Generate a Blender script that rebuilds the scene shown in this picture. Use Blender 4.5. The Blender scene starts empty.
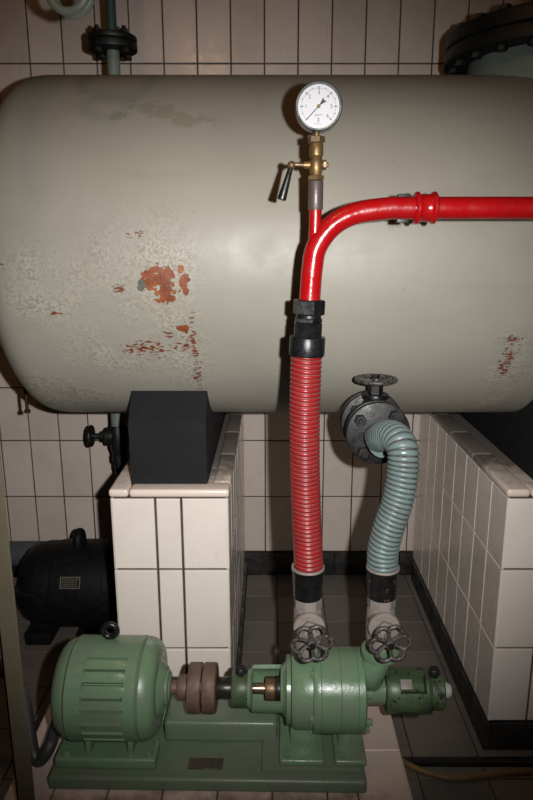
import bpy, bmesh, math, random
from math import sin, cos, pi, radians, sqrt, atan2
from mathutils import Vector, Matrix
random.seed(11)
SC = bpy.context.scene
COL = SC.collection

# ------------------------------------------------------------------ camera
H = 1.5                      # height of the lens above the floor
F = 649.0                    # focal length in pixels of the 533x800 frame
TILT = math.atan(155.0 / F)  # looking slightly down
cd = bpy.data.cameras.new('camera')
cam = bpy.data.objects.new('camera', cd)
COL.objects.link(cam)
cam.location = (0, 0, H)
cam.rotation_euler = (pi / 2 - TILT, 0, 0)
cd.sensor_fit = 'VERTICAL'
cd.sensor_height = 36.0
cd.lens = 36.0 * F / 800.0
cd.shift_x = -3.5 / 800.0
cd.clip_start = 0.02
SC.camera = cam
SC.view_settings.view_transform = 'Standard'
SC.view_settings.look = 'None'
SC.view_settings.gamma = 1.0
SC.view_settings.use_curve_mapping = False
SC.view_settings.exposure = 0.0


def P(px, py, Y):
    """world point seen at a pixel of the photograph, at depth Y"""
    u = (px - 270.0) / F
    v = (400.0 - py) / F
    dy = cos(TILT) + v * sin(TILT)
    dz = -sin(TILT) + v * cos(TILT)
    return Vector((u * Y / dy, Y, H + dz * Y / dy))


# ------------------------------------------------------------------ materials
def lin(c):
    c = c / 255.0
    return c / 12.92 if c <= 0.04045 else ((c + 0.055) / 1.055) ** 2.4


def rgb(r, g, b):
    return (lin(r), lin(g), lin(b), 1)


class NT:
    def __init__(self, name):
        self.m = bpy.data.materials.new(name)
        self.m.use_nodes = True
        self.t = self.m.node_tree
        self.t.nodes.clear()
        self.out = self.t.nodes.new('ShaderNodeOutputMaterial')
        self.b = self.t.nodes.new('ShaderNodeBsdfPrincipled')
        self.t.links.new(self.b.outputs[0], self.out.inputs[0])
        self.tc = self.t.nodes.new('ShaderNodeTexCoord')
        self.obj = self.tc.outputs['Object']

    def link(self, a, b):
        self.t.links.new(a, b)

    def put(self, sock, v):
        if hasattr(v, 'is_linked') or isinstance(v, bpy.types.NodeSocket):
            self.t.links.new(v, sock)
        else:
            sock.default_value = v

    def noise(self, scale, detail=4, rough=0.55, vec=None, stretch=None):
        n = self.t.nodes.new('ShaderNodeTexNoise')
        n.inputs['Scale'].default_value = scale
        n.inputs['Detail'].default_value = detail
        n.inputs['Roughness'].default_value = rough
        v = vec or self.obj
        if stretch:
            mp = self.t.nodes.new('ShaderNodeMapping')
            mp.inputs['Scale'].default_value = stretch
            self.link(v, mp.inputs[0])
            v = mp.outputs[0]
        self.link(v, n.inputs['Vector'])
        return n.outputs['Fac']

    def voronoi(self, scale, feature='F1', vec=None, out='Distance'):
        n = self.t.nodes.new('ShaderNodeTexVoronoi')
        n.feature = feature
        n.inputs['Scale'].default_value = scale
        self.link(vec or self.obj, n.inputs['Vector'])
        return n.outputs[out]

    def ramp(self, fac, lo, hi, a=0.0, b=1.0):
        n = self.t.nodes.new('ShaderNodeMapRange')
        n.inputs['From Min'].default_value = lo
        n.inputs['From Max'].default_value = hi
        n.inputs['To Min'].default_value = a
        n.inputs['To Max'].default_value = b
        self.link(fac, n.inputs['Value'])
        return n.outputs[0]

    def math(self, op, a, b=0.0, c=None):
        n = self.t.nodes.new('ShaderNodeMath')
        n.operation = op
        self.put(n.inputs[0], a)
        self.put(n.inputs[1], b)
        if c is not None:
            self.put(n.inputs[2], c)
        return n.outputs[0]

    def mix(self, fac, a, b):
        n = self.t.nodes.new('ShaderNodeMix')
        n.data_type = 'RGBA'
        self.put(n.inputs[0], fac)
        self.put(n.inputs[6], a)
        self.put(n.inputs[7], b)
        return n.outputs[2]

    def bump(self, h, strength=0.3, dist=0.002, normal=None):
        n = self.t.nodes.new('ShaderNodeBump')
        n.inputs['Strength'].default_value = strength
        n.inputs['Distance'].default_value = dist
        self.link(h, n.inputs['Height'])
        if normal:
            self.link(normal, n.inputs['Normal'])
        return n.outputs[0]

    def island(self):
        g = self.t.nodes.new('ShaderNodeNewGeometry')
        return g.outputs['Random Per Island']

    def attr(self, name):
        n = self.t.nodes.new('ShaderNodeAttribute')
        n.attribute_name = name
        return n.outputs['Fac']

    def set(self, color=None, rough=None, metal=None, normal=None, spec=None, coat=None):
        i = self.b.inputs
        if color is not None:
            self.put(i['Base Color'], color)
        if rough is not None:
            self.put(i['Roughness'], rough)
        if metal is not None:
            i['Metallic'].default_value = metal
        if normal is not None:
            self.link(normal, i['Normal'])
        if spec is not None:
            i['Specular IOR Level'].default_value = spec
        if coat is not None:
            i['Coat Weight'].default_value = coat
        return self.m


def paint(name, base, dirt, rough=0.4, amount=0.6, scale=14, bump=0.25, bscale=120, metal=0.0, spec=0.5, chips=None, chip_t=0.70):
    n = NT(name)
    f = n.ramp(n.noise(scale, 6, 0.65), 0.42, 0.72, 0, amount)
    c = n.mix(f, base, dirt)
    sp = n.ramp(n.noise(scale * 9, 3, 0.6), 0.62, 0.72, 0, amount * 0.8)
    c = n.mix(sp, c, dirt)
    if chips:
        ch = n.ramp(n.noise(scale * 3.1, 5, 0.7), chip_t, chip_t + 0.02)
        c = n.mix(ch, c, chips)
    r = n.ramp(n.noise(scale * 2, 4), 0.3, 0.7, rough - 0.08, rough + 0.14)
    h = n.noise(bscale, 4, 0.6)
    return n.set(c, r, metal, n.bump(h, bump, 0.0015), spec)


M = {}
M['green'] = paint('green_machine_paint', rgb(99, 126, 96), rgb(106, 110, 93), 0.27, 0.85, 13, 0.5, 60, chips=rgb(48, 50, 42), chip_t=0.73)
M['green_old'] = paint('worn_green_paint', rgb(74, 94, 62), rgb(34, 36, 26), 0.42, 0.95, 13, 0.35, 90, chips=rgb(30, 30, 22), chip_t=0.57)
M['green_bed'] = paint('dusty_green_bed', rgb(95, 112, 90), rgb(100, 101, 89), 0.36, 0.85, 8, 0.45, 70, chips=rgb(60, 44, 36), chip_t=0.72)
M['black'] = paint('black_enamel', rgb(15, 15, 16), rgb(26, 25, 24), 0.34, 0.6, 40, 0.25, 130)
M['black_dusty'] = paint('dusty_black_iron', rgb(14, 14, 14), rgb(62, 58, 54), 0.45, 0.35, 34, 0.35, 150, chips=rgb(140, 132, 122), chip_t=0.70)
M['black_chipped'] = paint('chipped_black', rgb(20, 19, 19), rgb(34, 32, 30), 0.36, 0.6, 30, 0.25, 130, chips=rgb(170, 120, 88), chip_t=0.64)
M['black_motor'] = paint('black_motor_paint', rgb(14, 14, 15), rgb(22, 22, 22), 0.55, 0.7, 20, 0.25, 120, spec=0.25, chips=rgb(96, 96, 94), chip_t=0.755)
M['saddle'] = paint('black_saddle', rgb(17, 18, 21), rgb(27, 27, 28), 0.65, 0.7, 10, 0.25, 60, spec=0.3)
M['red'] = paint('red_pipe_paint', rgb(152, 11, 15), rgb(122, 18, 18), 0.22, 0.5, 16, 0.3, 90, spec=0.6, chips=rgb(120, 70, 62), chip_t=0.76)
M['brass'] = paint('old_brass', rgb(136, 110, 70), rgb(84, 68, 46), 0.42, 0.9, 60, 0.3, 200, metal=0.7)
M['brass_dull'] = paint('dull_bronze', rgb(120, 96, 70), rgb(80, 62, 48), 0.4, 0.7, 40, 0.2, 200, metal=0.6)
M['sleeve'] = paint('grey_brown_sleeve', rgb(86, 76, 72), rgb(66, 58, 54), 0.4, 0.5, 20, 0.2, 150, metal=0.3)
M['rust'] = paint('rusty_steel', rgb(108, 88, 76), rgb(92, 60, 44), 0.6, 0.9, 24, 0.7, 110, metal=0.25, chips=rgb(70, 54, 46), chip_t=0.64)
M['steel'] = paint('worn_steel', rgb(150, 134, 118), rgb(96, 80, 66), 0.28, 0.8, 40, 0.2, 200, metal=0.85)
M['dark_steel'] = paint('dark_oily_steel', rgb(54, 48, 42), rgb(28, 24, 20), 0.3, 0.8, 30, 0.2, 180, metal=0.5)
M['valve_grey'] = paint('dusty_grey_valve', rgb(138, 128, 122), rgb(98, 88, 80), 0.5, 0.7, 30, 0.35, 160, metal=0.1, chips=rgb(128, 90, 58), chip_t=0.74)
M['wheel'] = paint('dusty_black_wheel', rgb(84, 78, 74), rgb(30, 28, 27), 0.42, 0.95, 45, 0.3, 160, chips=rgb(26, 24, 24), chip_t=0.54)
M['olive'] = paint('olive_post_paint', rgb(92, 85, 68), rgb(82, 72, 55), 0.45, 0.6, 16, 0.2, 120)
M['pipe_grey'] = paint('grey_green_pipe', rgb(118, 128, 118), rgb(84, 92, 84), 0.45, 0.6, 20, 0.2, 120)
M['pipe_low'] = paint('blue_grey_pipe', rgb(80, 86, 90), rgb(62, 66, 68), 0.5, 0.6, 20, 0.2, 120)
M['pipe_teal'] = paint('dark_teal_pipe', rgb(52, 76, 72), rgb(40, 56, 54), 0.45, 0.6, 20, 0.2, 120)
M['flange_dark'] = paint('black_green_flange', rgb(14, 16, 15), rgb(22, 26, 25), 0.5, 0.7, 24, 0.3, 120)
M['neck'] = paint('pale_grey_neck', rgb(112, 122, 114), rgb(92, 100, 94), 0.5, 0.6, 14, 0.2, 120)
M['slate'] = paint('black_skirting_tile', rgb(30, 29, 29), rgb(74, 69, 64), 0.4, 0.6, 16, 0.3, 90)
M['grout'] = paint('dark_grout', rgb(50, 45, 40), rgb(104, 92, 82), 0.8, 0.9, 5, 0.4, 160)
M['grout_floor'] = paint('floor_grout', rgb(60, 54, 48), rgb(90, 82, 74), 0.8, 0.8, 8, 0.4, 160)
M['conduit'] = paint('dark_grey_conduit', rgb(56, 55, 53), rgb(38, 37, 36), 0.5, 0.6, 20, 0.2, 120)
M['rubber_yellow'] = paint('brown_yellow_rubber', rgb(128, 100, 56), rgb(96, 76, 50), 0.45, 0.6, 12, 0.15, 120)
M['plaster'] = paint('grey_plaster', rgb(110, 100, 90), rgb(90, 82, 74), 0.85, 0.6, 3, 0.3, 60)
M['cap_white'] = paint('white_grease_cap', rgb(176, 178, 166), rgb(130, 136, 120), 0.4, 0.6, 30, 0.2, 120)
M['plate'] = paint('tarnished_nameplate', rgb(82, 74, 68), rgb(62, 58, 54), 0.4, 0.8, 50, 0.2, 200, metal=0.4)
M['plate_line'] = paint('pale_plate_lettering', rgb(150, 142, 122), rgb(120, 110, 92), 0.4, 0.5, 60, 0.1, 200)
M['dial'] = paint('white_dial', rgb(188, 186, 190), rgb(182, 180, 184), 0.45, 0.3, 20, 0.0, 100)
M['ink'] = paint('black_dial_ink', rgb(34, 36, 42), rgb(30, 32, 38), 0.5, 0.2, 20, 0.0, 100)
M['chrome'] = paint('dull_chrome_case', rgb(120, 122, 118), rgb(86, 88, 84), 0.25, 0.5, 20, 0.1, 150, metal=0.85)
M['strap'] = paint('aged_concrete', rgb(120, 112, 104), rgb(88, 82, 76), 0.8, 0.8, 12, 0.5, 90)


def tile_mat(name, c1, c2, stain, rough=0.16, chip=0.735, spec=0.5, wav=0.15, grime=False):
    n = NT(name)
    isl = n.island()
    c = n.mix(isl, c1, c2)
    f = n.ramp(n.noise(3.0, 6, 0.7), 0.50, 0.80, 0, 0.6)
    c = n.mix(f, c, stain)
    ch = n.ramp(n.noise(55, 5, 0.75), chip, chip + 0.02)
    c = n.mix(ch, c, rgb(74, 62, 52))
    sm = n.ramp(n.noise(7, 5, 0.7, stretch=(2.4, 2.4, 0.6)), 0.62, 0.80, 0, 0.35)
    c = n.mix(sm, c, rgb(110, 100, 92))
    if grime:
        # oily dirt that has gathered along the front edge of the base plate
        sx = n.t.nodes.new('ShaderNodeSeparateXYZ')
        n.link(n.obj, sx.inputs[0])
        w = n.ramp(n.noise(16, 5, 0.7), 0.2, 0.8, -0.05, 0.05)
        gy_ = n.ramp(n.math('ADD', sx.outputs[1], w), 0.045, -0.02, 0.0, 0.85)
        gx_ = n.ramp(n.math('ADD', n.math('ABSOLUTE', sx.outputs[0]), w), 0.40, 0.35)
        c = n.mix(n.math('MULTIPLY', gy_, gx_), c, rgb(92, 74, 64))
    r = n.ramp(n.noise(20, 4), 0.3, 0.7, rough, rough + 0.16)
    h = n.noise(9, 2, 0.4)
    return n.set(c, r, 0, n.bump(h, wav, 0.004), spec)


M['tile_wall'] = tile_mat('cream_wall_tile', rgb(219, 204, 193), rgb(204, 190, 179), rgb(176, 160, 147))
M['tile_ped'] = tile_mat('white_pedestal_tile', rgb(233, 222, 211), rgb(223, 212, 202), rgb(205, 191, 178), 0.18, 0.73)
M['tile_floor'] = tile_mat('grey_floor_tile', rgb(122, 114, 105), rgb(106, 99, 92), rgb(74, 69, 63), 0.5, 0.72, 0.3, 0.3)
M['tile_plinth'] = tile_mat('stained_plinth_tile', rgb(204, 184, 172), rgb(190, 170, 158), rgb(120, 92, 78), 0.35, 0.69, grime=True)

# old dust lies on the caps between the tank and the wall, so the rear pieces are grey
def cap_mat():
    n = NT('cap_tile')
    sx = n.t.nodes.new('ShaderNodeSeparateXYZ')
    n.link(n.obj, sx.inputs[0])
    isl = n.island()
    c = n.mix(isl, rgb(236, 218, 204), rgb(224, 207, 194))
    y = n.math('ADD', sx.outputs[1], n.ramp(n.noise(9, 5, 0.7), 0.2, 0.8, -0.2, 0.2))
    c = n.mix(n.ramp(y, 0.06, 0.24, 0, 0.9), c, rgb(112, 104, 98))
    return n.set(c, 0.3, 0, n.bump(n.noise(40, 4), 0.15, 0.002))


M['cap'] = cap_mat()

# ------------------------------------------------------------------ mesh builder
class MB:
    def __init__(self):
        self.bm = bmesh.new()
        self.lay = None

    def face(self, vs):
        try:
            return self.bm.faces.new(vs)
        except ValueError:
            return None

    def box(self, a, b, bevel=0.0, seg=2, rot=None, piv=None):
        a, b = Vector(a), Vector(b)
        t = bmesh.new()
        bmesh.ops.create_cube(t, size=1.0)
        for v in t.verts:
            v.co = Vector(((a.x + b.x) / 2 + v.co.x * abs(b.x - a.x), (a.y + b.y) / 2 + v.co.y * abs(b.y - a.y), (a.z + b.z) / 2 + v.co.z * abs(b.z - a.z)))
        if bevel > 0:
            bmesh.ops.bevel(t, geom=list(t.edges), offset=bevel, segments=seg, affect='EDGES', profile=0.6)
        if rot is not None:
            pv = Vector(piv) if piv is not None else (a + b) / 2
            for v in t.verts:
                v.co = pv + rot @ (v.co - pv)
        self.merge(t)
        return self

    def merge(self, t):
        mp = {}
        for v in t.verts:
            mp[v] = self.bm.verts.new(v.co)
        for f in t.faces:
            self.face([mp[v] for v in f.verts])
        t.free()

    def prism(self, poly, d, bevel=0.0, seg=2):
        """poly: list of Vectors (planar); d: extrusion vector"""
        t = bmesh.new()
        d = Vector(d)
        lo = [t.verts.new(Vector(p)) for p in poly]
        hi = [t.verts.new(Vector(p) + d) for p in poly]
        t.faces.new(lo)
        t.faces.new(hi[::-1])
        n = len(poly)
        for i in range(n):
            t.faces.new((lo[i], hi[i], hi[(i + 1) % n], lo[(i + 1) % n]))
        bmesh.ops.recalc_face_normals(t, faces=list(t.faces))
        if bevel:
            bmesh.ops.bevel(t, geom=list(t.edges), offset=bevel, segments=seg, affect='EDGES', profile=0.6)
        self.merge(t)
        return self

    def lathe(self, c, axis, prof, seg=40, cap=True, start=0.0, ref=None):
        """prof: list of (distance along axis, radius) from point c"""
        c = Vector(c)
        ax = Vector(axis).normalized()
        if ref is None:
            ref = Vector((0, 0, 1)) if abs(ax.z) < 0.9 else Vector((0, -1, 0))
        e1 = (ref - ax * ref.dot(ax)).normalized()
        e2 = ax.cross(e1)
        rings = []
        for s, r in prof:
            if r < 1e-6:
                rings.append([self.bm.verts.new(c + ax * s)])
            else:
                rings.append([self.bm.verts.new(c + ax * s + (e1 * cos(start + 2 * pi * k / seg) + e2 * sin(start + 2 * pi * k / seg)) * r) for k in range(seg)])
        for a, b in zip(rings[:-1], rings[1:]):
            self.bridge(a, b)
        if cap:
            if len(rings[0]) > 1:
                self.face(rings[0][::-1])
            if len(rings[-1]) > 1:
                self.face(rings[-1])
        return self

    def bridge(self, a, b):
        if len(a) == 1 and len(b) == 1:
            return
        n = max(len(a), len(b))
        for k in range(n):
            k2 = (k + 1) % n
            if len(a) == 1:
                self.face((a[0], b[k2], b[k]))
            elif len(b) == 1:
                self.face((a[k], a[k2], b[0]))
            else:
                self.face((a[k], a[k2], b[k2], b[k]))

    def cyl(self, c, axis, s0, s1, r, bevel=0.0, seg=32, start=0.0):
        b = bevel
        if b > 0:
            prof = [(s0, r - b), (s0 + b * 0.3, r - b * 0.3), (s0 + b, r), (s1 - b, r), (s1 - b * 0.3, r - b * 0.3), (s1, r - b)]
        else:
            prof = [(s0, r), (s1, r)]
        return self.lathe(c, axis, prof, seg, True, start)

    def hexa(self, c, axis, s0, s1, r, start=0.0, n=6):
        """hexagon nut with chamfered corners"""
        b = r * 0.09
        return self.lathe(c, axis, [(s0, r - b), (s0 + b * 0.7, r), (s1 - b * 0.7, r), (s1, r - b)], n, True, start)

    def tube(self, pts, r, seg=16, closed=False, cap=True, rfun=None, attr=None):
        pts = [Vector(p) for p in pts]
        n = len(pts)
        tang = []
        for i in range(n):
            if closed:
                t = pts[(i + 1) % n] - pts[i - 1]
            else:
                t = pts[min(i + 1, n - 1)] - pts[max(i - 1, 0)]
            tang.append(t.normalized())
        ref = Vector((0, 0, 1)) if abs(tang[0].z) < 0.8 else Vector((0, -1, 0))
        e1 = (ref - tang[0] * ref.dot(tang[0])).normalized()
        rings = []
        s = 0.0
        if attr and self.lay is None:
            self.lay = self.bm.verts.layers.float.new(attr)
        for i in range(n):
            if i:
                s += (pts[i] - pts[i - 1]).length
                e1 = (e1 - tang[i] * e1.dot(tang[i])).normalized()
            e2 = tang[i].cross(e1)
            ring = []
            for k in range(seg):
                a = 2 * pi * k / seg
                rr, g = (r, 0) if rfun is None else rfun(s, a)
                v = self.bm.verts.new(pts[i] + (e1 * cos(a) + e2 * sin(a)) * rr)
                if attr:
                    v[self.lay] = g
                ring.append(v)
            rings.append(ring)
        for a, b in zip(rings[:-1], rings[1:]):
            self.bridge(a, b)
        if closed:
            self.bridge(rings[-1], rings[0])
        elif cap:
            self.face(rings[0][::-1])
            self.face(rings[-1])
        return self

    def sphere(self, c, r, seg=20, sc=(1, 1, 1)):
        c = Vector(c)
        t = bmesh.new()
        bmesh.ops.create_uvsphere(t, u_segments=seg, v_segments=seg // 2, radius=r)
        for v in t.verts:
            v.co = c + Vector((v.co.x * sc[0], v.co.y * sc[1], v.co.z * sc[2]))
        self.merge(t)
        return self

    def tiles(self, o, u, v, us, vs, gap=0.004, th=0.008, bev=0.0025, jit=0.0006):
        """a grid of single tiles on the plane o + u*a + v*b, proud of it along u x v"""
        o, u, v = Vector(o), Vector(u), Vector(v)
        n = u.cross(v)
        for i in range(len(us) - 1):
            for j in range(len(vs) - 1):
                a0, a1 = us[i] + gap / 2, us[i + 1] - gap / 2
                b0, b1 = vs[j] + gap / 2, vs[j + 1] - gap / 2
                if a1 - a0 < 0.004 or b1 - b0 < 0.004:
                    continue
                tt = [th + random.uniform(-jit, jit) for _ in range(4)]
                cs = [(a0, b0), (a1, b0), (a1, b1), (a0, b1)]
                sg = [(1, 1), (-1, 1), (-1, -1), (1, -1)]
                lo = [self.bm.verts.new(o + u * a + v * b) for a, b in cs]
                md = [self.bm.verts.new(o + u * a + v * b + n * (t - bev * 0.8)) for (a, b), t in zip(cs, tt)]
                hi = [self.bm.verts.new(o + u * (a + s[0] * bev) + v * (b + s[1] * bev) + n * t) for (a, b), s, t in zip(cs, sg, tt)]
                for k in range(4):
                    k2 = (k + 1) % 4
                    self.face((lo[k], lo[k2], md[k2], md[k]))
                    self.face((md[k], md[k2], hi[k2], hi[k]))
                self.face(hi)
        return self

    def build(self, name, mat, parent=None, smooth=38, loc=None):
        bm = self.bm
        bmesh.ops.recalc_face_normals(bm, faces=list(bm.faces))
        org = Vector((0, 0, 0))
        if parent is not None:
            p = parent
            while p is not None:
                org += p.location
                p = p.parent
        if loc is not None:
            org += Vector(loc) - (org if parent is not None else Vector((0, 0, 0)))
        for v in bm.verts:
            v.co -= org
        if smooth:
            for f in bm.faces:
                f.smooth = True
            lim = radians(smooth)
            for e in bm.edges:
                if len(e.link_faces) == 2:
                    if e.calc_face_angle(0) > lim:
                        e.smooth = False
        me = bpy.data.meshes.new(name)
        bm.to_mesh(me)
        bm.free()
        me.materials.append(mat)
        o = bpy.data.objects.new(name, me)
        COL.objects.link(o)
        if parent is not None:
            o.parent = parent
        elif loc is not None:
            o.location = loc
        return o


def tag(o, label=None, cat=None, group=None, kind=None):
    if label:
        o['label'] = label
    if cat:
        o['category'] = cat
    if group:
        o['group'] = group
    if kind:
        o['kind'] = kind
    return o


def thing(name, label, cat, loc=(0, 0, 0), group=None):
    o = bpy.data.objects.new(name, None)
    COL.objects.link(o)
    o.empty_display_size = 0.05
    o.location = loc
    return tag(o, label, cat, group)


def copy_tree(o, parent=None):
    c = o.copy()
    COL.objects.link(c)
    if parent is not None:
        c.parent = parent
    for ch in list(o.children):
        copy_tree(ch, c)
    return c


def bezier(pts, n=24):
    """Catmull-Rom through the points"""
    pts = [Vector(p) for p in pts]
    q = [pts[0] * 2 - pts[1]] + pts + [pts[-1] * 2 - pts[-2]]
    out = []
    for i in range(1, len(q) - 2):
        p0, p1, p2, p3 = q[i - 1], q[i], q[i + 1], q[i + 2]
        for k in range(n):
            t = k / n
            out.append(0.5 * ((2 * p1) + (p2 - p0) * t + (2 * p0 - 5 * p1 + 4 * p2 - p3) * t * t + (3 * p1 - p0 - 3 * p2 + p3) * t ** 3))
    out.append(pts[-1])
    return out


def resample(pts, step):
    out = [pts[0].copy()]
    acc = 0.0
    for a, b in zip(pts[:-1], pts[1:]):
        L = (b - a).length
        if L < 1e-9:
            continue
        d = step - acc
        while d <= L:
            out.append(a + (b - a) * (d / L))
            d += step
        acc = L - (d - step)
    out.append(pts[-1].copy())
    return out


def frange(a, b, step):
    out = [a]
    while out[-1] + step < b - 1e-6:
        out.append(out[-1] + step)
    out.append(b)
    return out


# ------------------------------------------------------------------ the room
WY = 2.77       # back wall
XL, XR = -2.1, 2.1
ZC = 2.9
SK = 0.115      # skirting height
YF = -0.9

fl = MB().box((XL, YF, -0.06), (XR, WY, -0.006)).build('floor', M['grout_floor'])
tag(fl, 'grey tiled floor of the plant room', 'floor', kind='structure')
tf = MB()
xs = [XL + 0.0] + [0.03 + 0.2 * k for k in range(-10, 11)] + [XR]
ys = [YF + 0.07 + 0.2 * k for k in range(0, 19)]
tf.tiles((0, 0, -0.008), (1, 0, 0), (0, 1, 0), xs, [y for y in ys if y < WY] + [WY], 0.004, 0.008, 0.0015)
tf.build('floor_tiles', M['tile_floor'], fl)

wb = MB().box((XL, WY + 0.006, 0), (XR, WY + 0.12, ZC)).build('wall_back', M['grout'])
tag(wb, 'cream tiled back wall behind the tank', 'wall', kind='structure')
tw = MB()
x0 = -0.0215
xs = [XL] + [x0 + 0.1309 * k for k in range(-15, 17)] + [XR]
zs = [SK + 0.2593 * k for k in range(0, 11)] + [ZC]
zs[1], zs[2] = 0.386, 0.652
tw.tiles((0, WY + 0.007, 0), (1, 0, 0), (0, 0, 1), xs, zs, 0.0054, 0.007, 0.002)
tw.build('wall_tiles', M['tile_wall'], wb)
bb = MB()
for k in range(28):
    a = XL + 0.15 * k
    bb.box((a + 0.001, WY - 0.014, 0), (a + 0.149, WY + 0.006, SK - 0.002), 0.004, 2)
tag(bb.build('baseboard_back', M['slate']), 'black tile skirting along the back wall', 'skirting', kind='structure')

for nm, xa, xb, lab in (('wall_left', XL - 0.12, XL, 'left'), ('wall_right', XR, XR + 0.12, 'right')):
    w = MB().box((xa, YF, 0), (xb, WY + 0.12, ZC)).build(nm, M['plaster'])
    tag(w, 'plain plastered %s wall of the plant room' % lab, 'wall', kind='structure')
w = MB().box((XL - 0.12, YF, ZC), (XR + 0.12, WY + 0.12, ZC + 0.1)).build('ceiling', M['plaster'])
tag(w, 'plain plastered ceiling', 'ceiling', kind='structure')

# ------------------------------------------------------------------ pedestals
PY = 1.69
PZ = 0.841


def pedestal(xa, xb, ux, label, cap_split):
    t = thing('tiled_pedestal', label, 'pedestal', ((xa + xb) / 2, PY, 0), 'tiled pedestals under the tank')
    th = 0.008
    MB().box((xa + th, PY + th, 0), (xb - th, WY - 0.016, 0.818)).build('body', M['grout'], t)
    f = MB()
    vz = [0.093, 0.343, 0.598, 0.8165]
    f.tiles((0, PY + th, 0), (1, 0, 0), (0, 0, 1), ux, vz, 0.0068, th, 0.0022)
    yy = [PY] + [PY + 0.128 * k for k in range(1, 8)] + [WY - 0.016]
    # side facings: the tiles stand on the outer faces
    f.tiles((xb - th, 0, 0), (0, 1, 0), (0, 0, 1), yy, vz, 0.004, th, 0.0025)
    f.tiles((xa + th, 0, 0), (0, -1, 0), (0, 0, 1), [-y for y in yy[::-1]], vz, 0.004, th, 0.0025)
    f.build('tile_facing', M['tile_ped'], t)
    c = MB()
    w = 0.046
    c.box((xa + w, PY + 0.06, 0.80), (xb - w, WY - 0.016, PZ - 0.006))
    for a, b in zip(cap_split[1:-1], cap_split[2:]):
        c.box((a + 0.0015, PY - 0.003, 0.8185), (b - 0.0015, PY + 0.062, PZ), 0.009, 3)
    ycap = [PY + 0.064] + [PY + 0.064 + 0.255 * k for k in range(1, 4)] + [WY - 0.016]
    for k, (a, b) in enumerate(zip(ycap[:-1], ycap[1:])):
        c.box((xb - w, a + 0.001, 0.8185), (xb + 0.003, b - 0.001, PZ), 0.009, 3)
        if k == 0:
            a = PY - 0.003
        c.box((xa - 0.003, a + 0.001, 0.8185), (cap_split[1] - 0.0015, b - 0.001, PZ), 0.009, 3)
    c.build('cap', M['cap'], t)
    s = MB()
    p = 0.012
    for k in range(8):
        a, b = PY - p + 0.13 * k, PY - p + 0.13 * (k + 1)
        b = min(b, WY - 0.016)
        s.box((xa - p, a + 0.001, 0), (xa + th, b - 0.001, 0.092), 0.004)
        s.box((xb - th, a + 0.001, 0), (xb + p, b - 0.001, 0.092), 0.004)
    n = 3
    for k in range(n):
        a = xa + th + (xb - xa - 2 * th) * k / n
        b = xa + th + (xb - xa - 2 * th) * (k + 1) / n
        s.box((a + 0.001, PY - p, 0), (b - 0.001, PY + th, 0.092), 0.004)
    s.build('skirting', M['slate'], t)
    return t


pedestal(-0.445, -0.116, [-0.445, -0.32, -0.2475, -0.116], 'white tiled pedestal behind the green motor, carrying the left black block', [-0.449, -0.392, -0.112])
pedestal(0.661, 0.995, [0.661, 0.779, 0.904, 0.995], 'white tiled pedestal cut by the right edge of the photo, with a brownish tiled side', [0.657, 0.724, 0.999])

# ------------------------------------------------------------------ tank
TR, TY, TZ = 0.515, 2.15, 1.475
TXL, TXR = -0.618, 1.20


def tank_hit(px, py):
    """point of the tank's front seen at a pixel"""
    d = (P(px, py, 1.0) - Vector((0, 0, H)))
    a = d.y ** 2 + d.z ** 2
    oz = H - TZ
    b = -TY * d.y + oz * d.z
    c = TY ** 2 + oz ** 2 - TR ** 2
    q = b * b - a * c
    if q < 0:
        q = 0
    s = (-b - sqrt(q)) / a
    return Vector((0, 0, H)) + d * s


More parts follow.
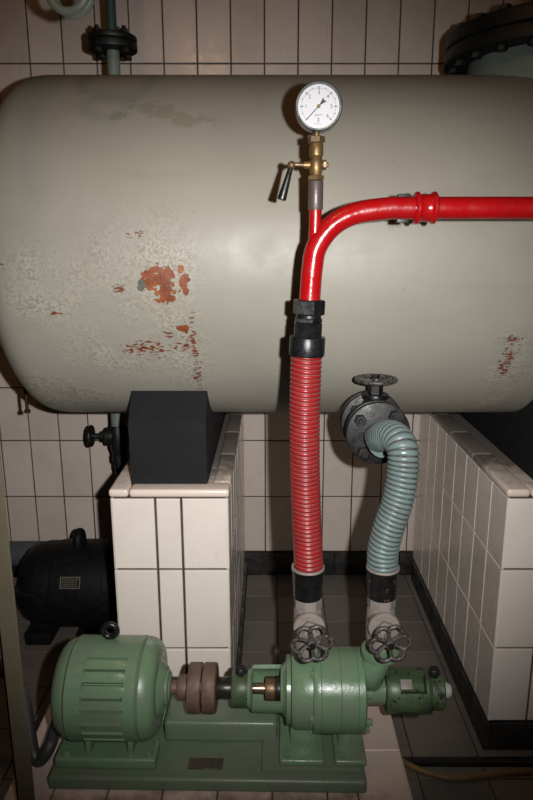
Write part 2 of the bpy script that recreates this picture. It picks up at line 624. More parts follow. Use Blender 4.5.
def tank_mat():
    n = NT('flaking_grey_tank_paint')
    sx = n.t.nodes.new('ShaderNodeSeparateXYZ')
    n.link(n.obj, sx.inputs[0])
    X, Z = sx.outputs[0], sx.outputs[2]
    base = n.mix(n.ramp(n.noise(2.2, 4, 0.6), 0.35, 0.7), rgb(156, 151, 139), rgb(147, 142, 130))
    # faint grime in long streaks
    st = n.ramp(n.noise(5, 5, 0.65, stretch=(0.5, 2, 2.6)), 0.55, 0.85, 0, 0.35)
    base = n.mix(st, base, rgb(128, 122, 106))
    specks = n.ramp(n.noise(70, 3, 0.6), 0.735, 0.75, 0, 0.7)
    base = n.mix(specks, base, rgb(92, 84, 72))

    def blob(px, py, rx, ry):
        c = tank_hit(px, py) - Vector((0, 0, 0))
        k = abs(tank_hit(px + 10, py).x - tank_hit(px, py).x) / 10
        kz = max(abs(tank_hit(px, py + 6).z - tank_hit(px, py - 6).z) / 12, 1e-4)
        dx = n.math('MULTIPLY', n.math('SUBTRACT', X, c.x - TO.x), 1 / (k * rx))
        dz = n.math('MULTIPLY', n.math('SUBTRACT', Z, c.z - TO.z), 1 / (kz * ry))
        d = n.math('SQRT', n.math('ADD', n.math('MULTIPLY', dx, dx), n.math('MULTIPLY', dz, dz)))
        return n.math('SUBTRACT', 1.0, d)

    def union(bl):
        m = bl[0]
        for b in bl[1:]:
            m = n.math('MAXIMUM', m, b)
        return m

    # dull brushed-over patch at the top and pale scuffs
    pat = union([blob(144, 107, 18, 9), blob(165, 113, 20, 9), blob(190, 121, 32, 7), blob(118, 115, 13, 6)])
    pat = n.ramp(n.math('ADD', pat, n.ramp(n.noise(34, 5, 0.65), 0.25, 0.75, -0.8, 0.8)), 0.1, 0.4, 0, 0.42)
    base = n.mix(pat, base, rgb(118, 116, 92))
    scuff = union([blob(394, 222, 12, 9)])
    scuff = n.ramp(n.math('ADD', scuff, n.ramp(n.noise(40, 4, 0.6), 0.2, 0.8, -0.7, 0.7)), 0.1, 0.6, 0, 0.7)
    base = n.mix(scuff, base, rgb(120, 116, 102))
    # flaking zones: curled paint, pale broken edges
    zone = union([blob(140, 270, 75, 75), blob(180, 350, 40, 60), blob(110, 350, 60, 45), blob(508, 365, 24, 52), blob(492, 400, 22, 26), blob(40, 280, 60, 60), blob(60, 392, 70, 24)])
    zone = n.ramp(zone, 0.0, 0.5)
    fl1 = n.noise(70, 6, 0.75, stretch=(1, 1, 1.3))
    cell = n.t.nodes.new('ShaderNodeTexVoronoi')
    cell.inputs['Scale'].default_value = 180
    cell.inputs['Randomness'].default_value = 1.0
    wv = n.t.nodes.new('ShaderNodeVectorMath')
    wv.operation = 'ADD'
    nz = n.t.nodes.new('ShaderNodeTexNoise')
    nz.inputs['Scale'].default_value = 130
    n.link(n.obj, nz.inputs['Vector'])
    sc_ = n.t.nodes.new('ShaderNodeVectorMath')
    sc_.operation = 'SCALE'
    sc_.inputs['Scale'].default_value = 0.012
    n.link(nz.outputs['Color'], sc_.inputs[0])
    n.link(n.obj, wv.inputs[0])
    n.link(sc_.outputs[0], wv.inputs[1])
    n.link(wv.outputs[0], cell.inputs['Vector'])
    cs = n.t.nodes.new('ShaderNodeSeparateColor')
    n.link(cell.outputs['Color'], cs.inputs[0])
    dens = n.math('MULTIPLY', zone, n.ramp(n.noise(11, 3, 0.6), 0.36, 0.60))
    chip = n.math('MULTIPLY', n.ramp(n.math('SUBTRACT', cs.outputs[0], n.math('MULTIPLY', dens, 0.42)), 0.52, 0.50), dens)
    edge = n.math('MULTIPLY', n.ramp(n.math('SUBTRACT', cs.outputs[1], n.math('MULTIPLY', dens, 0.22)), 0.16, 0.14), dens)
    base = n.mix(n.math('MULTIPLY', chip, 0.42), base, rgb(184, 177, 160))
    base = n.mix(n.math('MULTIPLY', edge, 0.42), base, rgb(108, 98, 82))
    wht = n.math('MULTIPLY', n.ramp(n.noise(60, 5, 0.75, stretch=(1, 1, 2.2)), 0.64, 0.68), union([n.ramp(blob(500, 385, 24, 40), 0, 0.5), n.ramp(blob(60, 398, 70, 18), 0, 0.5), n.ramp(blob(170, 385, 50, 20), 0, .5)]))
    base = n.mix(n.math('MULTIPLY', wht, 0.7), base, rgb(186, 182, 166))
    # bare red primer
    e = n.math('ADD', n.ramp(n.noise(60, 5, 0.7), 0.25, 0.75, -0.6, 0.6), n.ramp(n.voronoi(75, 'F1'), 0.0, 1.0, 0.6, -0.9))
    big = union([blob(152, 280, 13, 16), blob(164, 277, 13, 15), blob(166, 294, 13, 14), blob(184, 284, 7, 17), blob(181, 270, 5, 5), blob(183, 328, 7, 6)])
    big = n.ramp(n.math('ADD', big, n.math('MULTIPLY', e, 0.55)), 0.16, 0.20)
    e2 = n.ramp(n.noise(120, 4, 0.6, stretch=(0.6, 0.6, 1.5)), 0.3, 0.7, -1.0, 1.0)
    sm = union([blob(170, 334, 7, 5), blob(184, 343, 10, 10), blob(194, 342, 5, 30), blob(145, 348, 34, 9), blob(128, 236, 4, 4), blob(198, 372, 5, 20), blob(140, 234, 6, 5), blob(120, 288, 8, 6), blob(506, 362, 9, 22), blob(512, 340, 14, 6), blob(2, 266, 4, 5), blob(55, 313, 8, 2)])
    sm = n.ramp(n.math('ADD', n.math('MULTIPLY', sm, 0.9), e2), 0.62, 0.68)
    hole = n.math('MAXIMUM', big, sm)
    lip = n.ramp(n.math('ADD', union([blob(158, 282, 26, 26), blob(184, 284, 12, 22)]), n.math('MULTIPLY', e, 0.7)), 0.20, 0.3, 0, 0.3)
    base = n.mix(lip, base, rgb(184, 178, 160))
    prim = n.mix(n.ramp(n.noise(30, 4), 0.35, 0.65), rgb(150, 84, 44), rgb(120, 60, 34))
    prim = n.mix(n.math('MULTIPLY', sm, 0.8), prim, rgb(112, 54, 36))
    c = n.mix(hole, base, prim)
    dk = n.ramp(n.math('ADD', blob(141, 286, 6, 9), n.math('MULTIPLY', e, 0.4)), 0.2, 0.26)
    c = n.mix(dk, c, rgb(92, 94, 84))
    r = n.ramp(n.noise(12, 4), 0.3, 0.7, 0.40, 0.56)
    h1 = n.noise(26, 3, 0.5)
    b1 = n.bump(h1, 0.10, 0.004)
    hh = n.math('ADD', n.math('MULTIPLY', cs.outputs[0], dens), n.math('MULTIPLY', hole, -1.0))
    hh = n.math('ADD', hh, n.math('MULTIPLY', n.math('MULTIPLY', n.noise(170, 3, 0.6), zone), 0.5))
    b2 = n.bump(hh, 0.6, 0.004, b1)
    return n.set(c, r, 0, b2, 0.45)


TO = Vector((0.3, TY, TZ - TR))
tank = thing('storage_tank', 'large horizontal grey-green steel tank with flaking paint and orange primer patches', 'tank', TO)
prof = []
DR = 0.172       # depth of the domed heads
for k in range(0, 26):
    a = pi / 2 * (1 - k / 25)
    # flattened dome with a rounded knuckle
    ex = 0.64
    prof.append((TXL - DR * (abs(sin(a)) ** ex), TR * (abs(cos(a)) ** ex)))
prof[0] = (TXL - DR, 0.0)
for k in range(1, 24):
    prof.append((TXL + (TXR - TXL) * k / 24, TR))
for k in range(0, 26):
    a = pi / 2 * k / 25
    prof.append((TXR + DR * (abs(sin(a)) ** 0.62), TR * (abs(cos(a)) ** 0.62)))
prof[-1] = (TXR + DR, 0.0)
MB().lathe((0, TY, TZ), (1, 0, 0), prof, 128).build('shell', tank_mat(), tank, 60)

# manhole neck on the top right and its black bolted flange
mx, my = 0.848, 2.15
mz = sqrt(TR ** 2 - (my - TY) ** 2) + TZ
MB().lathe((mx, my, TZ + 0.40), (0, 0, 1), [(-0.02, 0.24), (0.165, 0.24), (0.165, 0.20)], 56).build('manhole_neck', M['neck'], tank)
mf = MB()
fz = 2.036
mf.cyl((mx, my, fz), (0, 0, 1), 0.0, 0.037, 0.312, 0.004, 72)
mf.cyl((mx, my, fz), (0, 0, 1), 0.041, 0.082, 0.312, 0.006, 72)
fo = mf.build('manhole_flange', M['flange_dark'], tank)
for k in range(20):
    a = 2 * pi * k / 20 + 0.1
    b = MB()
    c = (mx + 0.280 * cos(a), my + 0.280 * sin(a), fz)
    b.hexa(c, (0, 0, 1), 0.0825, 0.098, 0.017)
    b.build('bolt', M['flange_dark'], fo, 30)
    MB().hexa(c, (0, 0, 1), -0.016, -0.0005, 0.017).build('nut', M['flange_dark'], fo, 30)
rq = P(27.5, 413, 2.12)
rod = MB().lathe(rq, (0, 0, 1), [(0, 0.006), (0.001, 0.010), (0.011, 0.010), (0.012, 0.0055), (0.13, 0.0055)], 12)
rod.build('hanging_rod', M['black_dusty'], tank)

# ------------------------------------------------------------------ black saddle blocks
def saddle(xa, xb, label):
    t = thing('saddle_block', label, 'block', ((xa + xb) / 2, 1.734, PZ), 'black blocks under the tank')
    R2 = TR + 0.003
    y0 = 1.734
    arc = []
    n = 26
    a0 = atan2(1.097 - TZ, 1.793 - TY)       # front flank of the tank round to its rear flank
    for k in range(n + 1):
        aa = a0 + (-pi - 2 * a0) * k / n
        arc.append((TY + R2 * cos(aa), TZ + R2 * sin(aa)))
    top = [(y0, 1.0216)] + arc + [(2 * TY - y0, 1.0216)]
    m = MB()
    bm = m.bm
    zb0 = PZ - 0.0045
    rows = [[(bm.verts.new((x, y, zb0)), bm.verts.new((x, y, z))) for y, z in top] for x in (xa, xb)]
    for r_ in rows:
        for p, q in zip(r_[:-1], r_[1:]):
            m.face((p[0], q[0], q[1], p[1]))
    L, R_ = rows
    for i in range(len(top) - 1):
        m.face((L[i][1], L[i + 1][1], R_[i + 1][1], R_[i][1]))
        m.face((L[i][0], L[i + 1][0], R_[i + 1][0], R_[i][0]))
    for i in (0, -1):
        m.face((L[i][0], R_[i][0], R_[i][1], L[i][1]))
    return m.build('block', M['saddle'], t, 25)


saddle(-0.393, -0.178, 'black saddle block on the left tiled pedestal, seen from the front')
saddle(0.764, 0.979, 'black saddle block on the right pedestal, only its dark left side showing')

# ------------------------------------------------------------------ red pipework
RY = 1.33
RX = 0.0895
red = thing('discharge_pipe', 'glossy red pipe bending from above the hose to the right edge', 'pipe', (RX, RY, P(310, 300, RY).z))
zt = P(316, 210, RY).z         # top of vertical stub
zb = P(311, 302, RY).z
zh = P(480, 208, RY).z         # level of horizontal run
pr = 0.0215
R = 0.150
m = MB()
XB = 0.0802
cps = [Vector((XB, RY, zb - 0.01)), Vector((XB + 0.002, RY, zb + 0.03)), P(312.3, 268, RY), P(316.5, 247, RY), P(332, 226, RY), P(355, 213.5, RY), P(390, 208.3, RY), Vector((P(425, 207, RY).x, RY, zh)), Vector((0.9, RY, zh)), Vector((1.45, RY, zh))]
path = resample(bezier(cps, 14), 0.012)
m.tube(path, pr, 24)
m.build('bent_pipe', M['red'], red)
m = MB().tube([P(313.5, 258, RY), Vector((RX, RY, P(316, 225, RY).z)), Vector((RX, RY, zt + 0.012))], 0.0124, 20)
m.build('gauge_branch', M['red'], red)
m = MB()
cx = P(425, 207, RY).x
m.lathe((cx, RY, zh), (1, 0, 0), [(-0.022, 0.02), (-0.022, 0.028), (-0.019, 0.031), (-0.014, 0.031), (-0.011, 0.028), (-0.009, 0.0265), (0.009, 0.0265), (0.011, 0.028), (0.014, 0.031), (0.019, 0.031), (0.022, 0.028), (0.022, 0.02)], 32)
m.build('ring_coupling', M['red'], red)
# clip holding the pipe behind
m = MB()
cz = P(405, 207, RY)
m.box((cz.x - 0.012, RY + 0.012, zh - 0.028), (cz.x + 0.012, RY + 0.03, zh + 0.028), 0.003)
m.build('pipe_bracket', M['black_dusty'], red)

# union above the red hose
z1, z2 = P(308, 298, RY).z, P(307, 354, RY).z
un = thing('hose_union', 'black hexagon pipe union between red pipe and red hose', 'pipe fitting', (RX, RY, z2))
Zu = lambda py: P(308, py, RY).z
ax = (0, 0, 1)
C0 = Vector((RX, RY, 0))
kx = (XB - 0.0760) / (Zu(298) - Zu(354))
CU = Vector((XB - kx * Zu(298), RY, 0))
au = (kx, 0, 1)
m = MB()
m.hexa(CU, au, Zu(314), Zu(299), 0.0330, 0.25)
m.cyl(CU, au, Zu(318), Zu(313.5), 0.026, 0.002)
m.hexa(CU, au, Zu(322), Zu(317), 0.0285, 0.27)
m.build('union_nut', M['black'], un, 20)
m = MB()
m.hexa(CU, au, Zu(337), Zu(321.5), 0.0318, 0.0)
m.build('hexagon_adapter', M['black'], un, 20)
m = MB()
m.lathe(CU, au, [(Zu(353), 0.032), (Zu(355), 0.0358), (Zu(352.5), 0.0370), (Zu(337), 0.0370), (Zu(336), 0.0358), (Zu(336), 0.030)], 40)
m.build('hose_ferrule', M['black'], un)

# ------------------------------------------------------------------ corrugated hoses
def hose_mat(name, c_ridge, c_var, c_groove, rough=0.4):
    n = NT(name)
    g = n.attr('groove')
    f = n.ramp(n.noise(22, 5, 0.65), 0.35, 0.7)
    c = n.mix(f, c_ridge, c_var)
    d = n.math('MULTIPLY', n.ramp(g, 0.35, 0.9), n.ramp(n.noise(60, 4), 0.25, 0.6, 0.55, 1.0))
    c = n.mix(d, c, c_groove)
    return n.set(c, n.ramp(n.noise(40, 3), 0.3, 0.7, rough - 0.08, rough + 0.1), 0, n.bump(n.noise(150, 3), 0.2, 0.001))


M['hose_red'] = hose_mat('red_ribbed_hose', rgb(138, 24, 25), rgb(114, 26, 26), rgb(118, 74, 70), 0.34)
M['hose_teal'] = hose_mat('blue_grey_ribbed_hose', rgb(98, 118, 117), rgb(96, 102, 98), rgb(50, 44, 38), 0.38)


def hose(name, pts, r, pitch, depth, mat, label, squash=None):
    pts = resample(pts, pitch / 7.0)
    L = sum((b - a).length for a, b in zip(pts[:-1], pts[1:]))

    def rf(s, a):
        ph = (s / pitch + a / (2 * pi)) % 1.0
        w = abs(ph - 0.5) * 2          # 0 at groove centre, 1 at ridge top
        d = max(0.0, 1.0 - w / 0.62)
        g = d * d * (3 - 2 * d)
        return r - depth * g, g
    m = MB()
    m.tube(pts, r, 36, rfun=rf, attr='groove')
    o = m.build(name, mat, None, 75, pts[-1])
    return tag(o, label, 'hose')


rz0, rz1 = Zu(351), P(308, 571, RY).z
pts = []
for k in range(41):
    t = k / 40
    pts.append(Vector((0.0758 + 0.0095 * t ** 1.5 - 0.004 * sin(t * pi * 1.2), RY + 0.006 * sin(t * pi), rz0 + (rz1 - rz0) * t)))
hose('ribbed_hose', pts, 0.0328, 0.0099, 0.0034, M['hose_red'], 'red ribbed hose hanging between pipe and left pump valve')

VX2 = 0.2535
zt_ = P(382, 571, RY).z
tpts = bezier([P(379, 438, 1.505), P(384, 436, 1.45), P(393, 436, 1.40), P(402, 447, 1.36), P(403, 470, 1.345), P(398, 500, 1.335), P(388, 530, 1.33), P(383, 551, RY), Vector((VX2, RY, zt_ - 0.002))], 10)
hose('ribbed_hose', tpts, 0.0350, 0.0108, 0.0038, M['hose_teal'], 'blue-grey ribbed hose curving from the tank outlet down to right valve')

# ------------------------------------------------------------------ pressure gauge with cock
gz = P(318, 107, RY)
gy = RY - 0.012
gc = P(318.5, 107.5, gy)
ga = thing('pressure_gauge', 'round white-faced pressure gauge above the red pipe', 'gauge', (RX, RY, Zu(140)))
gr = 0.0435
tl = radians(4)
gn = Vector((-0.03, -1, 0.03)).normalized()      # the face looks at the photographer
m = MB()
m.lathe(gc, gn, [(-0.028, 0.0), (-0.028, gr - 0.006), (-0.024, gr - 0.001), (-0.02, gr), (0.004, gr), (0.006, gr + 0.0008), (0.012, gr + 0.0008), (0.014, gr - 0.001), (0.014, gr - 0.0035), (0.0085, gr - 0.0045), (0.0085, 0.0)], 64)
m.build('case', M['chrome'], ga)
dl = MB()
dl.lathe(gc, gn, [(0.0087, 0), (0.0087, gr - 0.0048), (0.0092, gr - 0.0048), (0.0092, 0)], 64)
dial = dl.build('dial', M['dial'], ga)
gu = Vector((0, 0, 1)) - gn * gn.z
gu.normalize()
gs = gu.cross(gn)
if gs.x < 0:
    gs = -gs
fo = 0.0093


def gp(x, y, d=fo):
    return gc + gs * x + gu * y + gn * d


def quad(m, p0, p1, w, d=fo, th=0.0003):
    a, b = Vector((p0[0], p0[1])), Vector((p1[0], p1[1]))
    t = (b - a).normalized()
    nrm = Vector((-t.y, t.x)) * w / 2
    m.prism([gp(*(a + nrm), d), gp(*(b + nrm), d), gp(*(b - nrm), d), gp(*(a - nrm), d)], gn * th)


mk = MB()
for k in range(0, 13):
    a = radians(225 - 22.5 * k)
    ro = gr * 0.80
    ri = gr * (0.66 if k % 2 == 0 else 0.735)
    quad(mk, (ri * cos(a), ri * sin(a)), (ro * cos(a), ro * sin(a)), 0.0014 if k % 2 == 0 else 0.0010)
for k in range(0, 60):
    a, b = radians(225 - 4.5 * k), radians(225 - 4.5 * (k + 1))
    ro = gr * 0.735
    quad(mk, (ro * cos(a), ro * sin(a)), (ro * cos(b), ro * sin(b)), 0.0004)
# small emblem under the unit: three stacked strokes over a tiny diamond
for (x, y, w) in ((0, -0.0235, 0.004), (0, -0.0255, 0.006), (0, -0.0275, 0.0045)):
    quad(mk, (x - w / 2, y), (x + w / 2, y), 0.0006)
mk.prism([gp(-0.0015, -0.021), gp(0, -0.0195), gp(0.0015, -0.021), gp(0, -0.0225)], gn * 0.0003)
for k in range(9):
    x = -0.009 + 0.0016 * k
    quad(mk, (x, -0.0308), (x + 0.001, -0.0308), 0.0008)


def text(m, s, x, y, size):
    cu = bpy.data.curves.new('t', 'FONT')
    cu.body = s
    cu.size = size
    cu.align_x = 'CENTER'
    cu.align_y = 'CENTER'
    ob = bpy.data.objects.new('t', cu)
    COL.objects.link(ob)
    bpy.context.view_layer.update()
    dg = bpy.context.evaluated_depsgraph_get()
    me = ob.evaluated_get(dg).to_mesh()
    vs = [m.bm.verts.new(gp(x + v.co.x, y + v.co.y, fo + 0.0002)) for v in me.vertices]
    for p in me.polygons:
        m.face([vs[i] for i in p.vertices])
    ob.evaluated_get(dg).to_mesh_clear()
    bpy.data.objects.remove(ob)
    bpy.data.curves.remove(cu)


for k in range(0, 7):
    if k == 0:
        continue
    a = radians(225 - 45 * k)
    text(mk, str(k), gr * 0.55 * cos(a), gr * 0.55 * sin(a), 0.0095)
text(mk, 'kg/cm²', 0, -0.0150, 0.0052)
mk.build('scale_markings', M['ink'], dial, 0)
nd = MB()
a = radians(226)
quad(nd, (-0.010 * cos(a), -0.010 * sin(a)), (gr * 0.74 * cos(a), gr * 0.74 * sin(a)), 0.0015, 0.0105, 0.0006)
ca, sa = cos(a), sin(a)


def nt(s, t):
    return gp(-s * ca - t * sa, -s * sa + t * ca, 0.0105)


nd.prism([nt(0.005, 0.0012), nt(0.0165, 0.0046), nt(0.0145, 0.0), nt(0.0165, -0.0046), nt(0.005, -0.0012)], gn * 0.0006)
ndo = nd.build('needle', M['ink'], ga, 0)
MB().lathe(gc, gn, [(0.0088, 0), (0.0088, 0.0032), (0.0118, 0.0032), (0.0128, 0.0022), (0.0128, 0)], 20).build('needle_hub', M['brass'], ndo)
m = MB()
m.cyl(C0, ax, Zu(139), Zu(131), 0.0055, 0.0005, 16)
m.build('stem', M['brass'], ga)
m = MB().hexa(C0, ax, Zu(143), Zu(136.5), 0.0165, 0.3)
m.build('stem_nut', M['brass_dull'], ga, 20)

ck = thing('gauge_cock', 'brass cock below the gauge with a dark lever', 'valve', (RX, RY, zt))
m = MB()
m.lathe(C0, ax, [(Zu(178), 0.008), (Zu(175), 0.010), (Zu(172), 0.0125), (Zu(168), 0.0138), (Zu(162), 0.0138), (Zu(159.5), 0.012), (Zu(158), 0.0105), (Zu(156.5), 0.0125), (Zu(155.5), 0.0135), (Zu(145), 0.0135), (Zu(143), 0.011), (Zu(142.5), 0.0)], 32)
zc_ = Zu(165)
m.lathe((RX, RY, zc_), (1, 0, 0), [(-0.024, 0), (-0.024, 0.0065), (-0.013, 0.0075), (0.013, 0.0075), (0.017, 0.006), (0.0172, 0.0)], 24)
m.build('body', M['brass'], ck)
m = MB().hexa((RX, RY, zc_), (1, 0, 0), 0.0135, 0.0195, 0.0095)
m.cyl((RX, RY, zc_), (1, 0, 0), 0.0195, 0.024, 0.0045, 0.001, 16)
m.build('plug_nut', M['brass_dull'], ck, 20)
m = MB().hexa(C0, ax, Zu(180.5), Zu(175.5), 0.0165, 0.1)
m.build('base_nut', M['brass'], ck, 20)
m = MB().tube([Vector((RX - 0.023, RY, zc_)), Vector((RX - 0.044, RY, zc_ + 0.001))], 0.0040, 14)
kb = Vector((P(291.5, 165, RY).x, RY, zc_))
m.sphere(kb, 0.0078)
lv = m.build('lever_arm', M['brass_dull'], ck)
m = MB()
e = P(281.5, 200, RY - 0.004)
d = (e - kb)
m.lathe(kb, d, [(0.004, 0.0045), (0.012, 0.0052), (d.length - 0.003, 0.0088), (d.length, 0.0078)], 20)
m.build('handle_grip', M['black'], ck)
m = MB().cyl(C0, ax, Zu(210), Zu(181), 0.0147, 0.001, 28)
m.build('sleeve', M['sleeve'], ck)

# ------------------------------------------------------------------ tank outlet valve
OX, OYf, OZ = None, 1.565, None
fc = P(378.5, 434, OYf)
OX, OZ = fc.x, fc.z
ov = thing('outlet_valve', 'black flanged valve on the tank side with its handwheel on top', 'valve', (OX, 1.66, OZ))
A = (0, 1, 0)
C1 = Vector((OX, 0, OZ))


def bolted(m, c, y0, y1, r, rb, n=4, off=pi / 4):
    m.cyl(c, A, y0, y1, r, 0.004, 48)


m = MB()
bolted(m, C1, OYf, OYf + 0.018, 0.081, 0.06)
ff = m.build('front_flange', M['black_dusty'], ov)
for k in range(4):
    a = pi / 4 + k * pi / 2 + 0.12
    c = C1 + Vector((0.060 * cos(a), 0, 0.060 * sin(a)))
    b = MB().lathe(c, A, [(OYf - 0.020, 0.0055), (OYf - 0.019, 0.0065), (OYf - 0.0145, 0.0068), (OYf - 0.0144, 0.0138), (OYf - 0.013, 0.0152), (OYf - 0.0005, 0.0152)], 6, True, 0.4)
    b.build('bolt', M['black_dusty'], ff, 25)
m = MB()
bolted(m, C1, OYf + 0.023, OYf + 0.040, 0.081, 0.06)
mf_ = m.build('valve_flange', M['black_dusty'], ov)
m = MB()
bolted(m, C1, OYf + 0.105, OYf + 0.122, 0.083, 0.06)
bolted(m, C1, OYf + 0.126, OYf + 0.144, 0.083, 0.06)
rfl = m.build('rear_flange', M['black_dusty'], ov)
for k in range(4):
    a = pi / 4 + k * pi / 2 + 0.12
    c = C1 + Vector((0.060 * cos(a), 0, 0.060 * sin(a)))
    b = MB().hexa(c, A, OYf + 0.094, OYf + 0.1045, 0.0125, 0.4)
    b.build('bolt', M['black_dusty'], rfl, 25)
m = MB()
m.lathe(C1, A, [(OYf + 0.036, 0.040), (OYf + 0.055, 0.044), (OYf + 0.07, 0.05), (OYf + 0.085, 0.044), (OYf + 0.108, 0.040)], 32)
m.lathe(C1, A, [(OYf + 0.14, 0.038), (OYf + 0.40, 0.038)], 32)
yb = OYf + 0.07
Cb = Vector((OX, yb, 0))
m.lathe(Cb, ax, [(OZ, 0.036), (OZ + 0.06, 0.034), (OZ + 0.078, 0.026)], 24)
m.build('body', M['black_dusty'], ov)
hw = P(376, 379.5, yb)
Cb = Vector((OX, yb, 0))
m = MB()
m.cyl(Cb, ax, OZ + 0.076, OZ + 0.088, 0.034, 0.002, 28)
m.hexa(Cb, ax, OZ + 0.088, OZ + 0.112, 0.019, 0.3)
m.cyl(Cb, ax, OZ + 0.112, hw.z + 0.012, 0.0065, 0.001, 14)
m.hexa(Cb, ax, hw.z + 0.003, hw.z + 0.013, 0.010, 0.1)
m.build('bonnet', M['black'], ov, 25)
m = MB()
ring = [Vector((OX + 0.050 * cos(2 * pi * k / 48), yb + 0.050 * sin(2 * pi * k / 48), hw.z)) for k in range(48)]
m.tube(ring, 0.0058, 12, closed=True)
for k in range(5):
    a = 2 * pi * k / 5 + 0.3
    m.tube([Vector((OX, yb, hw.z - 0.004)), Vector((OX + 0.026 * cos(a), yb + 0.026 * sin(a), hw.z - 0.003)), Vector((OX + 0.049 * cos(a), yb + 0.049 * sin(a), hw.z))], 0.0042, 8)
m.cyl((OX, yb, hw.z), ax, -0.009, 0.004, 0.011, 0.001, 20)
m.build('handwheel', M['wheel'], ov)

# pipe stub / hose tail at the flange
m = MB()
m.lathe(Vector((fc.x + 0.004, 0, fc.z - 0.006)), A, [(1.505, 0.037), (1.51, 0.039), (OYf - 0.001, 0.040)], 36)
tag(m.build('hose_tail', M['hose_teal'], None, 38, (fc.x, 1.53, fc.z)), 'short pale grey hose tail on the front of black outlet flange', 'pipe fitting')

# ------------------------------------------------------------------ pump stop valves (two alike)
def pump_valve(x, label, hose_label):
    def z(py):
        return P(308, py - 6, RY).z
    t = thing('stop_valve', label, 'valve', (x, RY, z(640)), 'pump stop valves')
    c = Vector((x, RY, 0))
    m = MB()
    m.hexa(c, ax, z(612), z(601), 0.032, 0.52, 8)
    m.build('union_collar', M['valve_grey'], t, 20)
    m = MB()
    m.lathe(c, ax, [(z(660), 0.025), (z(652), 0.029), (z(640), 0.033), (z(625), 0.033), (z(615), 0.032), (z(611), 0.029)], 32)
    # bonnet pointing at the photographer, slightly up
    d = Vector((0.03, -1, 0.03)).normalized()
    b0 = Vector((x, RY, z(624)))
    m.lathe(b0, d, [(0.0, 0.032), (0.030, 0.032), (0.033, 0.034), (0.039, 0.036), (0.044, 0.034), (0.046, 0.025)], 32)
    m.build('body', M['valve_grey'], t)
    m = MB()
    m.hexa(b0, d, 0.044, 0.058, 0.0215, 0.2)
    m.lathe(b0, d, [(0.057, 0.0155), (0.068, 0.014), (0.070, 0.007), (0.112, 0.006)], 20)
    m.build('bonnet_nut', M['valve_grey'], t, 25)
    # scalloped handwheel
    wc = b0 + d * 0.104
    e1 = (Vector((0, 0, 1)) - d * d.z).normalized()
    e2 = e1.cross(d)
    m = MB()
    ring = []
    N = 96
    for k in range(N):
        a = 2 * pi * k / N
        r = 0.0315 + 0.0108 * abs(sin(3 * a + 0.35)) ** 0.75
        ring.append(wc + (e1 * cos(a) + e2 * sin(a)) * r)
    m.tube(ring, 0.0048, 10, closed=True)
    for k in range(6):
        a = (k * pi - 0.35) / 3
        e = e1 * cos(a) + e2 * sin(a)
        m.tube([wc - d * 0.006, wc + e * 0.02 - d * 0.004, wc + e * 0.0325], 0.0039, 8)
    m.cyl(wc, d, -0.010, 0.008, 0.0100, 0.0015, 20)
    w = m.build('handwheel', M['wheel'], t)
    m = MB().lathe(wc, d, [(0.0082, 0.007), (0.0132, 0.007), (0.014, 0.0064), (0.0141, 0.004), (0.018, 0.0038)], 6)
    m.build('wheel_nut', M['black'], w, 20)
    return t


VX1 = 0.0865
v1 = pump_valve(VX1, 'grey stop valve with scalloped handwheel under the red hose', '')
v2 = copy_tree(v1)
v2.location = (VX2, RY, v1.location.z)
v2['label'] = 'grey stop valve with scalloped handwheel under the blue-grey hose'


def sleeve(x, name, mat, label):
    z = lambda py: P(308, py - 6, RY).z
    m = MB()
    m.lathe((x, RY, 0), ax, [(z(602), 0.028), (z(601.5), 0.0325), (z(590), 0.0332), (z(588), 0.0345), (z(577), 0.0355), (z(576), 0.0372), (z(573), 0.0372), (z(573), 0.033)], 40)
    o = tag(m.build(name, mat, None, 38, (x, RY, z(602))), label, 'pipe fitting')
    m = MB()
    m.lathe((x, RY, 0), ax, [(z(573.6), 0.0374), (z(572.6), 0.0376), (z(571.8), 0.0366), (z(571.8), 0.0325), (z(573.6), 0.0325)], 40, False)
    m.build('sleeve_rim', M['valve_grey'], o)
    return o


sleeve(VX1 - 0.001, 'hose_sleeve', M['black'], 'plain black hose sleeve at the bottom of the red hose')
sleeve(VX2, 'hose_sleeve', M['black_chipped'], 'chipped black hose sleeve at the bottom of the blue-grey hose')

# ------------------------------------------------------------------ plinth and base plate
PLZ = 0.288
pl = thing('pump_plinth', 'low masonry plinth topped with stained pale tiles under the green pump set', 'plinth', (-0.14, 1.2, 0))
pxa, pxb, pya, pyb = -0.60, 0.322, 0.95, 1.525
MB().box((pxa + 0.008, pya + 0.008, 0), (pxb - 0.008, pyb - 0.008, PLZ - 0.008)).build('body', M['grout'], pl)
m = MB()
xs = [pxa, -0.47, -0.34, -0.21, -0.08, 0.05, 0.18, pxb]
m.tiles((0, 0, PLZ - 0.008), (1, 0, 0), (0, 1, 0), [pxa, -0.495, -0.37, -0.245, -0.12, 0.005, 0.13, 0.2, pxb], [pya, 1.185, 1.355, pyb], 0.003, 0.008, 0.003)
m.tiles((0, pya + 0.008, 0), (1, 0, 0), (0, 0, 1), frange(pxa, pxb, 0.13), [0.0, 0.06, PLZ], 0.003, 0.008, 0.002)
m.tiles((pxb - 0.008, 0, 0), (0, 1, 0), (0, 0, 1), frange(pya, pyb, 0.13), [0.0, 0.06, PLZ], 0.003, 0.008, 0.002)
m.tiles((pxa + 0.008, 0, 0), (0, -1, 0), (0, 0, 1), [-q for q in frange(pya, pyb, 0.13)[::-1]], [0.0, 0.06, PLZ], 0.003, 0.008, 0.002)
m.tiles((0, pyb - 0.008, 0), (-1, 0, 0), (0, 0, 1), [-q for q in frange(pxa, pxb, 0.13)[::-1]], [0.0, 0.06, PLZ], 0.003, 0.008, 0.002)
m.build('tile_facing', M['tile_plinth'], pl)

